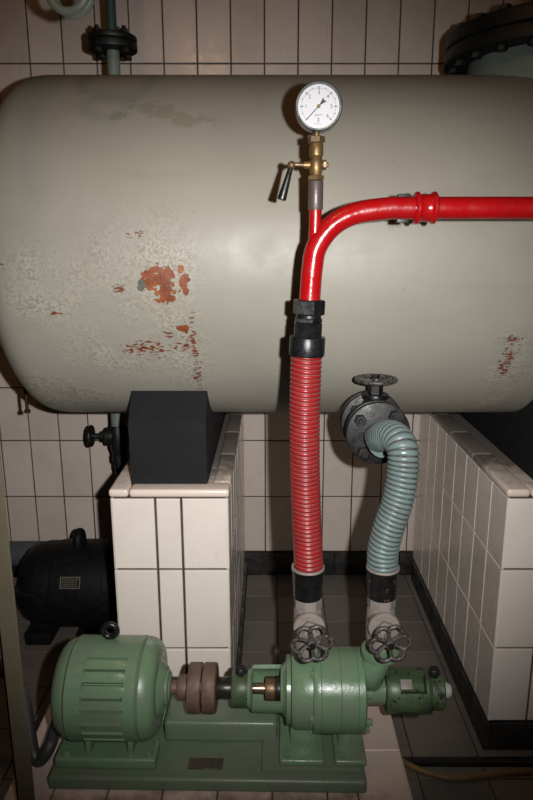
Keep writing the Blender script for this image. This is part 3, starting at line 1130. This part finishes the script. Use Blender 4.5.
BZ = 0.323
bp = thing('base_plate', 'green cast-iron base plate under motor and pump on the plinth', 'base plate', (-0.13, 1.35, PLZ))
bxa, bxb, bya, byb = -0.506, 0.222, 1.232, 1.475
m = MB().box((bxa, bya, PLZ), (bxb, byb, BZ), 0.010, 3)
m.build('bed', M['green_bed'], bp)
m = MB().box((-0.258, 1.348, BZ - 0.004), (0.018, 1.468, 0.378), 0.012, 3)
m.build('raised_rail', M['green_bed'], bp)
m = MB().box((-0.018, 1.254, BZ - 0.003), (0.214, 1.46, BZ + 0.012), 0.005, 2)
m.build('pump_pad', M['green_bed'], bp)
np_ = MB()
a, b = P(189, 769, 1.27), P(224, 757, 1.29)
np_.box((a.x, 1.262, BZ - 0.001), (b.x, 1.296, BZ + 0.0018), 0.0008, 1)
np_.build('nameplate', M['plate'], bp)

# ------------------------------------------------------------------ green motor
AY, AZ = 1.353, 0.471
mo = thing('electric_motor', 'green electric motor with louvred barrel, front left on base plate', 'motor', (-0.37, AY, 0.347))
C2 = Vector((0, AY, AZ))
Xa = (1, 0, 0)
xb0, xb1 = -0.462, -0.298          # barrel
m = MB()
r = 0.117
# barrel with louvre slots modelled as stepped ribs on the side that faces the room
NS = 288
prof = [(xb0, r - 0.006), (xb0 + 0.004, r), (-0.433, r), (-0.428, r), (-0.338, r), (-0.333, r), (xb1 - 0.004, r), (xb1, r - 0.006)]


def barrel(m):
    rings = []
    stations = [xb0, xb0 + 0.004, -0.4215, -0.4185, -0.405, -0.39, -0.36, -0.3295, -0.3265, -0.32, xb1 - 0.004, xb1]
    for i, x in enumerate(stations):
        ring = []
        for k in range(NS):
            a = 2 * pi * k / NS
            rr = r
            if i in (0, len(stations) - 1):
                rr -= 0.006
            # louvres from about 25 deg above the horizontal front to below the belly
            deg = math.degrees(a)      # 0 = top, 90 = front (-Y)
            if 22 <= deg <= 134 and 3 <= i <= 7:
                ph = ((deg - 22) / 14.0) % 1.0
                if ph < 0.17:
                    rr -= 0.012
                elif ph < 0.75:
                    rr += 0.0022 - 0.0022 * (ph - 0.17) / 0.58
            ring.append(m.bm.verts.new((x, AY - rr * sin(a), AZ + rr * cos(a))))
        rings.append(ring)
    for a, b in zip(rings[:-1], rings[1:]):
        m.bridge(a, b)
    m.face(rings[0][::-1])
    m.face(rings[-1])


barrel(m)
m.build('barrel', M['green'], mo, 24)
m = MB()
m.lathe(C2, Xa, [(-0.502, 0.0), (-0.502, 0.05), (-0.500, 0.075), (-0.493, 0.095), (-0.482, 0.107), (-0.468, 0.112), (-0.4625, 0.113), (-0.4625, 0.0)], 64)
m.build('rear_end_shield', M['green'], mo)
m = MB()
m.lathe(C2, Xa, [(-0.2975, 0.0), (-0.2975, 0.113), (-0.293, 0.1155), (-0.280, 0.113), (-0.268, 0.105), (-0.261, 0.094), (-0.2595, 0.080), (-0.2615, 0.064), (-0.254, 0.058), (-0.251, 0.052), (-0.247, 0.048), (-0.247, 0.0)], 64)
es = m.build('drive_end_shield', M['green'], mo)
m = MB()
m.lathe(C2, Xa, [(-0.2475, 0.040), (-0.242, 0.040), (-0.239, 0.036), (-0.239, 0.030), (-0.236, 0.028), (-0.235, 0.0)], 40)
m.build('bearing_cap', M['green'], es)
MB().cyl(C2, Xa, -0.236, -0.222, 0.016, 0.001, 20).build('shaft', M['rust'], mo)
# lifting eye
m = MB()
ec = P(106, 635.5, AY - 0.03)
ec = Vector((P(107.5, 635, AY).x, AY + 0.022, AZ + sqrt(r * r - 0.022 ** 2) + 0.0215))
ring = [ec + Vector((0.0165 * sin(2 * pi * k / 28), 0, 0.0165 * cos(2 * pi * k / 28))) for k in range(28)]
m.tube(ring, 0.0070, 12, closed=True)
m.lathe((ec.x, ec.y, ec.z - 0.030), ax, [(0, 0.012), (0.004, 0.012), (0.008, 0.008), (0.016, 0.006)], 16)
m.build('lifting_eye', M['black'], mo)
# feet
fz0, fz1 = BZ, 0.350
m = MB()
m.box((-0.496, 1.258, fz0), (-0.262, 1.325, fz1), 0.007, 3)
m.box((-0.496, 1.395, fz0), (-0.262, 1.458, fz1), 0.007, 3)
for xw in (-0.420, -0.322):
    m.box((xw - 0.006, 1.272, fz1 - 0.004), (xw + 0.006, 1.325, AZ - 0.085), 0.003)
    m.box((xw - 0.006, 1.395, fz1 - 0.004), (xw + 0.006, 1.44, AZ - 0.085), 0.003)
ft = m.build('foot_rails', M['green'], mo)
for xw in (-0.474, -0.282):
    MB().hexa((xw, 1.277, 0), ax, fz1 - 0.0005, fz1 + 0.009, 0.0105).build('bolt', M['green'], ft, 25)

# ------------------------------------------------------------------ coupling
cp = thing('shaft_coupling', 'rusty two-disc shaft coupling between green motor and pump', 'coupling', (-0.15, AY, AZ - 0.057))
xa_, xm_, xc_ = P(186, 688, 1.30).x, P(200.5, 688, 1.30).x, P(215, 688, 1.30).x
m = MB().cyl(C2, Xa, xa_, xm_ - 0.001, 0.057, 0.004, 48)
m.cyl(C2, Xa, -0.217, xa_ + 0.002, 0.029, 0.002, 32)
m.cyl(C2, Xa, -0.2215, -0.20, 0.023, 0.002, 32)
m.build('driving_disc', M['rust'], cp)
m = MB().cyl(C2, Xa, xm_ + 0.001, xc_, 0.057, 0.004, 48)
m.build('driven_disc', M['rust'], cp)
m = MB().cyl(C2, Xa, xm_ - 0.0012, xm_ + 0.0012, 0.054, 0, 40)
m.build('joint_ring', M['dark_steel'], cp)
m = MB().cyl(C2, Xa, xc_ - 0.001, -0.088, 0.025, 0.002, 32)
m.build('driven_hub', M['dark_steel'], cp)

# ------------------------------------------------------------------ pump
pu = thing('centrifugal_pump', 'green multi-stage pump with bolted casing, right half of the base plate', 'pump', (0.10, AY, BZ))
x_ = lambda px: P(px, 690, AY - 0.05).x
m = MB()
m.lathe(C2, Xa, [(x_(286.5), 0.0), (x_(286.5), 0.075), (x_(287), 0.0775), (x_(291), 0.0775), (x_(291.5), 0.075)], 56)
m.lathe(C2, Xa, [(x_(291.5), 0.070), (x_(292), 0.083), (x_(296), 0.088), (x_(313), 0.089), (x_(313.2), 0.085)], 56)
m.build('casing_cover', M['green'], pu)
m = MB()
m.lathe(C2, Xa, [(x_(313.2), 0.080), (x_(313.4), 0.094), (x_(314.5), 0.0955), (x_(320.5), 0.0955), (x_(321), 0.0942), (x_(321.5), 0.0955), (x_(340), 0.0955), (x_(340.5), 0.0942), (x_(341), 0.0955), (x_(357), 0.0955), (x_(357.5), 0.0942), (x_(358), 0.0955), (x_(363.5), 0.0955), (x_(365), 0.092), (x_(366), 0.080), (x_(367), 0.0)], 64)
cs = m.build('casing', M['green'], pu)
for k in range(8):
    a = 2 * pi * k / 8 + 0.25
    c = C2 + Vector((0, -0.0865 * sin(a), 0.0865 * cos(a)))
    b = MB().hexa(c, Xa, x_(365), x_(365) + 0.014, 0.0085)
    b.build('casing_bolt', M['green'], cs, 25)
for k in range(6):
    a = 2 * pi * k / 6 + 0.6
    c = C2 + Vector((0, -0.094 * sin(a), 0.094 * cos(a)))
    b = MB().hexa(c, Xa, x_(311.5) - 0.004, x_(313.2), 0.0085)
    b.build('casing_bolt', M['green'], cs, 25)
# delivery port under the left valve and suction neck
m = MB().lathe((VX1, AY - 0.008, 0), ax, [(AZ + 0.06, 0.026), (AZ + 0.103, 0.026), (AZ + 0.107, 0.030), (AZ + 0.122, 0.030), (AZ + 0.123, 0.02)], 32)
m.build('delivery_port', M['green'], pu)
m = MB()
m.lathe(C2, Xa, [(x_(365), 0.046), (x_(367), 0.036), (x_(372), 0.033), (x_(390), 0.033)], 32)
m.build('suction_neck', M['green'], pu)
m = MB()
m.tube(bezier([Vector((x_(362), AY, AZ + 0.020)), Vector((x_(372), AY - 0.004, AZ + 0.032)), Vector((VX2 - 0.018, RY, AZ + 0.065)), Vector((VX2 - 0.004, RY, AZ + 0.10)), Vector((VX2, RY, AZ + 0.125))], 8), 0.031, 24)
m.lathe((VX2, RY, 0), ax, [(AZ + 0.11, 0.036), (AZ + 0.112, 0.043), (AZ + 0.126, 0.043), (AZ + 0.128, 0.03)], 32)
m.build('suction_port', M['green'], pu)
# bearing bracket (yoke) with an open window showing the shaft
xq0, xq1, xq2, xq3 = x_(230), x_(250), x_(285), x_(287)
bh = MB()
bh.lathe(C2, Xa, [(xq0, 0.026), (xq0 + 0.002, 0.040), (xq0 + 0.006, 0.043), (xq1 - 0.004, 0.043), (xq1, 0.040), (xq1 + 0.001, 0.0)], 40)
bh.build('yoke_bearing', M['green_old'], pu)


def yoke(m):
    """half-open shell between bearing and casing; its open side shows shaft and gland"""
    N = 96
    st = [(xq1 - 0.006, 0.043, 0), (xq1 + 0.001, 0.0445, 0), (xq1 + 0.003, 0.049, 0), (xq1 + 0.006, 0.0525, 1), (xq1 + 0.030, 0.053, 1), (x_(281), 0.0535, 1), (x_(282.5), 0.054, 0), (x_(284), 0.056, 0), (x_(286), 0.064, 0), (x_(287), 0.066, 0)]
    th = 0.009
    k0, k1 = -int(N * 28 / 360), int(N * 92 / 360)
    out, inn = [], []
    for x, r_, w_ in st:
        out.append([m.bm.verts.new((x, AY - r_ * sin(2 * pi * k / N), AZ + r_ * cos(2 * pi * k / N))) for k in range(N)])
        q = r_ - th
        inn.append([m.bm.verts.new((x, AY - q * sin(2 * pi * k / N), AZ + q * cos(2 * pi * k / N))) for k in range(N)])
    i0, i1 = 3, 5
    for i in range(len(st) - 1):
        for k in range(N):
            j = (k + 1) % N
            if i0 <= i < i1 and (k < k1 or k >= N + k0):
                continue
            m.face((out[i][k], out[i][j], out[i + 1][j], out[i + 1][k]))
            m.face((inn[i][k], inn[i + 1][k], inn[i + 1][j], inn[i][j]))
    for i in range(i0, i1):
        for k in (k0, k1):
            m.face((out[i][k], out[i + 1][k], inn[i + 1][k], inn[i][k]))
    for i in (i0, i1):
        for k in range(k0, k1):
            m.face((out[i][k], out[i][k + 1], inn[i][k + 1], inn[i][k]))
    for i in (0, len(st) - 1):
        for k in range(N):
            m.face((out[i][k], out[i][(k + 1) % N], inn[i][(k + 1) % N], inn[i][k]))


yk = MB()
yoke(yk)
yk.build('bearing_yoke', M['green'], pu, 45)
m = MB().cyl(C2, Xa, -0.1 + 0.012, x_(290), 0.0125, 0, 24)
m.build('shaft', M['steel'], pu)
m = MB().cyl(C2, Xa, x_(265), x_(275.5), 0.027, 0.002, 32)
m.build('packing_gland', M['brass_dull'], pu)
m = MB().cyl(C2, Xa, x_(275.5), x_(286), 0.0285, 0.001, 32)
m.build('gland_seat', M['dark_steel'], pu)
# worn bearing housing on the suction end
hx0, hx1, hx2 = x_(387), x_(432), x_(447)
m = MB()
hr = 0.0515
rings = []


def housing(m):
    N = 64
    st = [(hx0, 0.040), (hx0 + 0.002, hr - 0.003), (hx0 + 0.006, hr), (x_(400), hr), (x_(401), hr), (x_(427), hr), (x_(428), hr), (hx1 - 0.004, hr), (hx1, hr - 0.003), (hx1 + 0.001, 0.036)]
    rings = []
    for x, rr in st:
        rings.append([m.bm.verts.new((x, AY - rr * sin(2 * pi * k / N), AZ + rr * cos(2 * pi * k / N))) for k in range(N)])
    k0, k1 = 1, 11         # window between the top and the front
    inner = []
    for i in range(len(rings) - 1):
        for k in range(N):
            if i == 4 and k0 <= k < k1:
                continue
            m.face((rings[i][k], rings[i][(k + 1) % N], rings[i + 1][(k + 1) % N], rings[i + 1][k]))
    # walls of the window going inwards
    lp = [rings[4][k] for k in range(k0, k1 + 1)] + [rings[5][k] for k in range(k1, k0 - 1, -1)]
    dn = []
    for v in lp:
        p = v.co.copy()
        q = Vector((0, p.y - AY, p.z - AZ)) * 0.40
        dn.append(m.bm.verts.new((p.x, AY + q.y, AZ + q.z)))
    n = len(lp)
    for i in range(n):
        m.face((lp[i], lp[(i + 1) % n], dn[(i + 1) % n], dn[i]))
    m.face(dn)
    m.face(rings[0])
    m.face(rings[-1][::-1])


housing(m)
hs = m.build('bearing_housing', M['green_old'], pu)
m = MB()
p0 = Vector((x_(401.5), AY, AZ))
m.box((x_(402), AY - 0.031, AZ + 0.022), (x_(414), AY - 0.008, AZ + 0.034), 0.002, 2, Matrix.Rotation(radians(38), 3, 'X'))
m.build('bearing_block', M['valve_grey'], hs)
m = MB()
m.lathe(C2, Xa, [(hx1 - 0.002, 0.038), (hx1 + 0.004, 0.044), (hx2 - 0.003, 0.044), (hx2, 0.040), (hx2, 0.0)], 40)
m.build('end_ring', M['green_old'], hs)
m = MB()
m.lathe(C2, Xa, [(hx2 - 0.001, 0.018), (hx2 + 0.012, 0.018), (hx2 + 0.020, 0.013), (hx2 + 0.023, 0.0)], 28)
m.build('end_cap', M['cap_white'], hs)
for px, cz0 in ((240, 0.036), (437, 0.039)):
    c = Vector((x_(px), AY - 0.004, AZ + cz0))
    m = MB().lathe(c, ax, [(0, 0.010), (0.008, 0.010), (0.009, 0.0125), (0.021, 0.0125), (0.023, 0.011), (0.023, 0.0)], 24)
    m.build('oil_cup', M['black_dusty'], pu)
# feet
def foot(xa, xb, wx0, wx1):
    m = MB()
    z0 = BZ + 0.0115
    m.box((xa, 1.262, z0), (xb, 1.44, z0 + 0.016), 0.006, 3)
    m.prism([Vector((wx0, 1.312, z0 + 0.012)), Vector((wx0, 1.42, z0 + 0.012)), Vector((wx0, AY + 0.06, AZ - 0.06)), Vector((wx0, AY - 0.045, AZ - 0.06))], (wx1 - wx0, 0, 0), 0.003)
    f = m.build('foot', M['green'], pu)
    MB().hexa((xa + 0.017, 1.278, 0), ax, z0 + 0.0155, z0 + 0.025, 0.010).build('bolt', M['green'], f, 25)
    return f


foot(x_(280), x_(325), x_(291), x_(318))
foot(x_(335), x_(367), x_(340), x_(364))

# the pump set stands about one degree askew on its plinth
rot = Matrix.Rotation(radians(-1.0), 4, 'Z')
pv = Vector((-0.37, AY, 0))
for o in (bp, mo, cp, pu):
    o.location = pv + rot @ (Vector(o.location) - pv)
    o.rotation_euler = (0, 0, radians(-1.0))

# ------------------------------------------------------------------ black motor behind
bm_ = thing('electric_motor', 'black electric motor on the floor behind the green motor', 'motor', (-0.78, 2.36, 0))
BY, BZ2 = 2.36, 0.187
C3 = Vector((0, BY, BZ2))
br = 0.168
xk = lambda px: P(px, 580, BY - 0.1).x
m = MB()
m.lathe(C3, Xa, [(xk(52), br - 0.01), (xk(52.5), br), (xk(55), br + 0.002), (xk(104), br + 0.002), (xk(105), br - 0.001), (-0.52, br - 0.001), (-0.50, 0.14), (-0.49, 0.0)], 72)
m.build('barrel', M['black_motor'], bm_)
m = MB()
m.lathe(C3, Xa, [(xk(15) - 0.006, 0.0), (xk(15), 0.07), (xk(17), 0.115), (xk(22), 0.14), (xk(30), 0.158), (xk(40), 0.165), (xk(52), 0.166), (xk(52.2), 0.0)], 64)
m.box((xk(17), BY - 0.17, BZ2 + 0.03), (xk(43), BY - 0.10, BZ2 + 0.045), 0.004)
m.build('end_shield', M['black_motor'], bm_)
m = MB()
m.cyl(C3, Xa, xk(15) - 0.05, xk(15), 0.018, 0.001, 20)
m.build('shaft', M['rust'], bm_)
m = MB()
e = Vector((P(80, 545, BY).x, BY, BZ2 + br))
pts = [e + Vector((0, 0.026 * cos(pi * k / 14), 0.010 + 0.034 * sin(pi * k / 14))) for k in range(15)]
m.tube([e + Vector((0, 0.026, -0.008))] + pts + [e + Vector((0, -0.026, -0.012))], 0.019, 14)
m.build('lifting_eye', M['black_motor'], bm_)
m = MB()
m.box((xk(24), BY - 0.15, 0.0), (xk(50), BY + 0.15, 0.05), 0.008)
m.box((xk(76), BY - 0.15, 0.0), (xk(104), BY + 0.15, 0.05), 0.008)
m.box((xk(28), BY - 0.11, 0.04), (xk(46), BY + 0.11, 0.12), 0.006)
m.box((xk(80), BY - 0.11, 0.04), (xk(100), BY + 0.11, 0.12), 0.006)
m.build('feet', M['black_motor'], bm_)
# nameplate: black field, pale frame and lines of lettering too small to read
npc = MB()
npf = MB()
a0, a1 = radians(58), radians(80)


def on(x, a, d):
    return Vector((x, BY - (br + d) * sin(a), BZ2 + (br + d) * cos(a)))


x0_, x1_ = xk(64.5), xk(84)
a0, a1 = radians(55), radians(69)


def strip(m, xa, xb, aa, ab, d=0.0032):
    v = [on(xa, aa, d), on(xb, aa, d), on(xb, ab, d), on(xa, ab, d)]
    m.prism(v, -(v[1] - v[0]).cross(v[2] - v[1]).normalized() * 0.0012)


strip(npc, x0_, x1_, a0, a1, 0.0030)
pb = npc.build('nameplate', M['black'], bm_, 0)
da = radians(0.4)
dx = 0.0025
strip(npf, x0_, x1_, a0, a0 + da * 1.2, 0.0045)
strip(npf, x0_, x1_, a1 - da * 1.2, a1, 0.0045)
strip(npf, x0_, x0_ + dx * 0.7, a0, a1, 0.0045)
strip(npf, x1_ - dx * 0.7, x1_, a0, a1, 0.0045)
for k in range(1, 6):
    aa = a0 + (a1 - a0) * k / 6
    x = x0_ + 0.006
    while x < x1_ - 0.008:
        w = random.uniform(0.003, 0.009)
        strip(npf, x, min(x + w, x1_ - 0.005), aa - da * 0.6, aa + da * 0.6, 0.0045)
        x += w + 0.0022
npf.build('plate_lettering', M['plate_line'], pb, 0)

# ------------------------------------------------------------------ pipe with flange, top left
fp = thing('flanged_riser', 'thin vertical pipe with a black bolted flange rising behind the tank top', 'pipe', (0, 0, 0))
FY = 2.24
fx = P(113, 50, FY).x
fzb = P(113, 55, FY).z
Cf = Vector((fx, FY, 0))
zs0 = TZ + sqrt(TR ** 2 - (FY - TY) ** 2) - 0.015
m = MB().cyl(Cf, ax, zs0, P(113, 47, FY).z, 0.020, 0, 20)
m.build('lower_pipe', M['pipe_grey'], fp)
m = MB().cyl(Cf, ax, P(113, 35, FY).z, ZC - 0.003, 0.0155, 0, 20)
m.build('upper_pipe', M['pipe_teal'], fp)
za, zb_ = P(113, 50, FY).z, P(113, 36, FY).z
m = MB()
m.cyl(Cf, ax, za - 0.004, (za + zb_) / 2 - 0.001, 0.076, 0.004, 40)
m.cyl(Cf, ax, (za + zb_) / 2 + 0.001, zb_ - 0.002, 0.076, 0.004, 40)
fl_ = m.build('flange', M['flange_dark'], fp)
for k in range(4):
    a = pi / 4 + k * pi / 2 + 0.1
    c = Cf + Vector((0.058 * cos(a), 0.058 * sin(a), 0))
    b = MB().lathe(c, ax, [(zb_ - 0.003, 0.0135), (zb_ + 0.009, 0.0135), (zb_ + 0.010, 0.0125), (zb_ + 0.0101, 0.007), (zb_ + 0.018, 0.007)], 6)
    b.build('bolt', M['flange_dark'], fl_, 25)
    MB().hexa(c, ax, za - 0.017, za - 0.0045, 0.0135).build('nut', M['flange_dark'], fl_, 25)

# looped pipe at the very top left
cc = P(70, -9.5, 1.55)
lr = 0.043
vx = Vector((0.97, -0.25, 0)).normalized()
nx = Vector((0, 0, 1)).cross(vx)
m = MB()
hz = []
for k in range(0, 73):
    a = pi / 2 + 2 * pi * k / 36
    hz.append(cc + vx * lr * cos(a) + Vector((0, 0, 1)) * lr * sin(a) + nx * (0.020 * (k / 36 - 1)))
top, end = hz[0], hz[-1]
first = [Vector((top.x + 0.07, top.y, ZC - 0.003)), Vector((top.x + 0.07, top.y, top.z + 0.09)), Vector((top.x + 0.045, top.y, top.z + 0.012))]
last = [end + Vector((-0.045, 0, 0.012)), end + Vector((-0.07, 0, 0.09)), Vector((end.x - 0.07, end.y, ZC - 0.003))]
m.tube(bezier(first + hz[::2] + last, 6), 0.0092, 16)
lp_ = m.build('looped_pipe', M['pipe_grey'], None, 38, (cc.x, cc.y, ZC))
tag(lp_, 'grey-green looped pipe cut by the top edge at left', 'pipe')

# ------------------------------------------------------------------ drain valve under the tank, left
dvY = 2.42
dx_ = P(119, 440, dvY).x
dv = thing('drain_valve', 'dusty black drain valve on a short pipe under the tank left end', 'valve', (dx_, dvY, P(119, 470, dvY).z))
ztop = TZ - sqrt(TR ** 2 - (dvY - TY) ** 2) + 0.02
Cd = Vector((dx_, dvY, 0))
zd = lambda py: P(119, py, dvY).z
m = MB().cyl(Cd, ax, zd(426), ztop, 0.026, 0, 24)
m.build('upper_pipe', M['pipe_grey'], dv)
m = MB()
m.lathe(Cd, ax, [(zd(468), 0.024), (zd(462), 0.024), (zd(461), 0.030), (zd(455), 0.030), (zd(454), 0.026), (zd(447), 0.034), (zd(438), 0.038), (zd(428), 0.034), (zd(425), 0.028)], 28)
zv = zd(436)
m.lathe((dx_, dvY, zv), (-1, 0, 0), [(0.0, 0.032), (0.034, 0.032), (0.036, 0.036), (0.044, 0.036), (0.046, 0.024), (0.060, 0.022), (0.062, 0.012), (0.10, 0.010)], 24)
m.build('body', M['black_dusty'], dv)
m = MB().tube(bezier([Vector((dx_, dvY, zd(462))), Vector((dx_, dvY + 0.003, zd(472))), Vector((dx_, dvY + 0.03, zd(481))), Vector((dx_, dvY + 0.10, zd(483))), Vector((dx_, WY + 0.003, zd(483)))], 8), 0.0225, 18)
m.build('wall_elbow', M['black_dusty'], dv)
m = MB()
wx = P(91, 436, dvY).x
ring = [Vector((wx, dvY + 0.036 * cos(2 * pi * k / 36), zv + 0.036 * sin(2 * pi * k / 36))) for k in range(36)]
m.tube(ring, 0.0075, 10, closed=True)
for k in range(4):
    a = pi / 2 * k + 0.4
    m.tube([Vector((wx, dvY, zv)), Vector((wx, dvY + 0.036 * cos(a), zv + 0.036 * sin(a)))], 0.006, 8)
m.cyl((wx - 0.008, dvY, zv), Xa, 0, 0.05, 0.011, 0.001, 16)
m.build('handwheel', M['black_dusty'], dv)

# ------------------------------------------------------------------ olive post at the front left
pY = 1.16
pa, pb_ = P(3.5, 680, pY).x, P(22.3, 680, pY).x
pt = MB()
pt.box((pa, pY, PLZ), (pb_, pY + 0.006, ZC - 0.003), 0.0015, 1)
pt.box((pa, pY, PLZ), (pa + 0.006, pY + 0.038, ZC - 0.003), 0.0015, 1)
po = pt.build('angle_post', M['olive'], None, 30, (pa, pY, PLZ))
tag(po, 'olive green upright angle-iron post at the front left', 'post')

# dark conduit looping down beside the motor
cpts = bezier([Vector((-0.506, AY + 0.07, 0.385)), P(57, 724, 1.37), P(50, 745, 1.31), P(40, 760, 1.30), P(33, 752, 1.31), P(29, 730, 1.33), P(24, 700, 1.36), P(14, 680, 1.40), P(-16, 655, 1.45), P(-40, 645, 1.45)], 8)
for p in cpts:
    p.z = max(p.z, PLZ + 0.016)
o = MB().tube(cpts, 0.0155, 14).build('cable_conduit', M['conduit'], None, 38, cpts[0])
tag(o, 'dark grey flexible conduit looping down left of the green motor', 'conduit')
s = P(42, 731, 1.38)
o = MB().tube([P(22, 728, 1.42), P(56, 731, 1.41)], 0.011, 12)

# grey pipe lying along the wall behind the black motor
gp0 = P(8, 552, 2.62)
o = thing('pipe_run', 'x', 'x', (-1.1, 2.66, 0))
MB().cyl((0, 2.66, 0.16), Xa, -1.75, -0.47, 0.055, 0.002, 28).build('pipe', M['pipe_low'], o)
for xs_ in (-1.6, -0.55):
    MB().box((xs_ - 0.02, 2.63, 0), (xs_ + 0.02, 2.69, 0.115), 0.003).build('support', M['pipe_low'], o)
tag(o, 'blue-grey pipe running low along the wall behind the black motor', 'pipe')

# floor channel on the right and the yellow hose
cy = P(480, 770, 1.6)
o = MB().box((pxb + 0.012, 1.612, 0.0), (1.9, 1.638, 0.016), 0.004, 2).build('floor_bar', M['black_dusty'], None, 30, (1.1, 1.625, 0))
tag(o, 'dark bar lying across the floor before the right pedestal', 'bar')


def PF(px, py, z):
    q = P(px, py, 1.0)
    Yq = (H - z) / (H - q.z)
    return P(px, py, Yq)


hr_ = 0.009
yp = bezier([PF(401, 760, 0.012), PF(407, 764, 0.010), PF(420, 770, hr_), PF(440, 776, hr_), PF(460, 778, hr_), PF(495, 774, hr_), PF(533, 771, hr_), PF(600, 769, hr_)], 10)
yp = [Vector((max(p.x, pxb + 0.012), p.y, p.z)) for p in yp]
o = MB().tube(yp, hr_, 12).build('thin_hose', M['rubber_yellow'], None, 38, yp[-1])
tag(o, 'thin yellow-brown hose curving over the floor at lower right', 'hose')

# ------------------------------------------------------------------ light
# the photographer's flash, held just right of the lens
sl = bpy.data.lights.new('camera_flash', 'SPOT')
so = bpy.data.objects.new('camera_flash', sl)
COL.objects.link(so)
so.location = (0.095, 0.02, H + 0.02)
so.rotation_euler = (pi / 2 - TILT + radians(1.0), 0, radians(4.5))
sl.energy = 152
sl.color = (1.0, 0.995, 0.985)
sl.spot_size = radians(79)
sl.spot_blend = 1.0
sl.shadow_soft_size = 0.012
# the warm lamp of the room, overhead
ll = bpy.data.lights.new('room_lamp', 'POINT')
lo_ = bpy.data.objects.new('room_lamp', ll)
COL.objects.link(lo_)
lo_.location = (-0.45, 0.6, 2.75)
ll.energy = 7
ll.color = (1.0, 0.52, 0.22)
ll.shadow_soft_size = 0.05
w = bpy.data.worlds.new('world')
SC.world = w
w.use_nodes = True
bg = w.node_tree.nodes['Background']
bg.inputs[0].default_value = (1.0, 0.66, 0.42, 1)
bg.inputs[1].default_value = 0.004
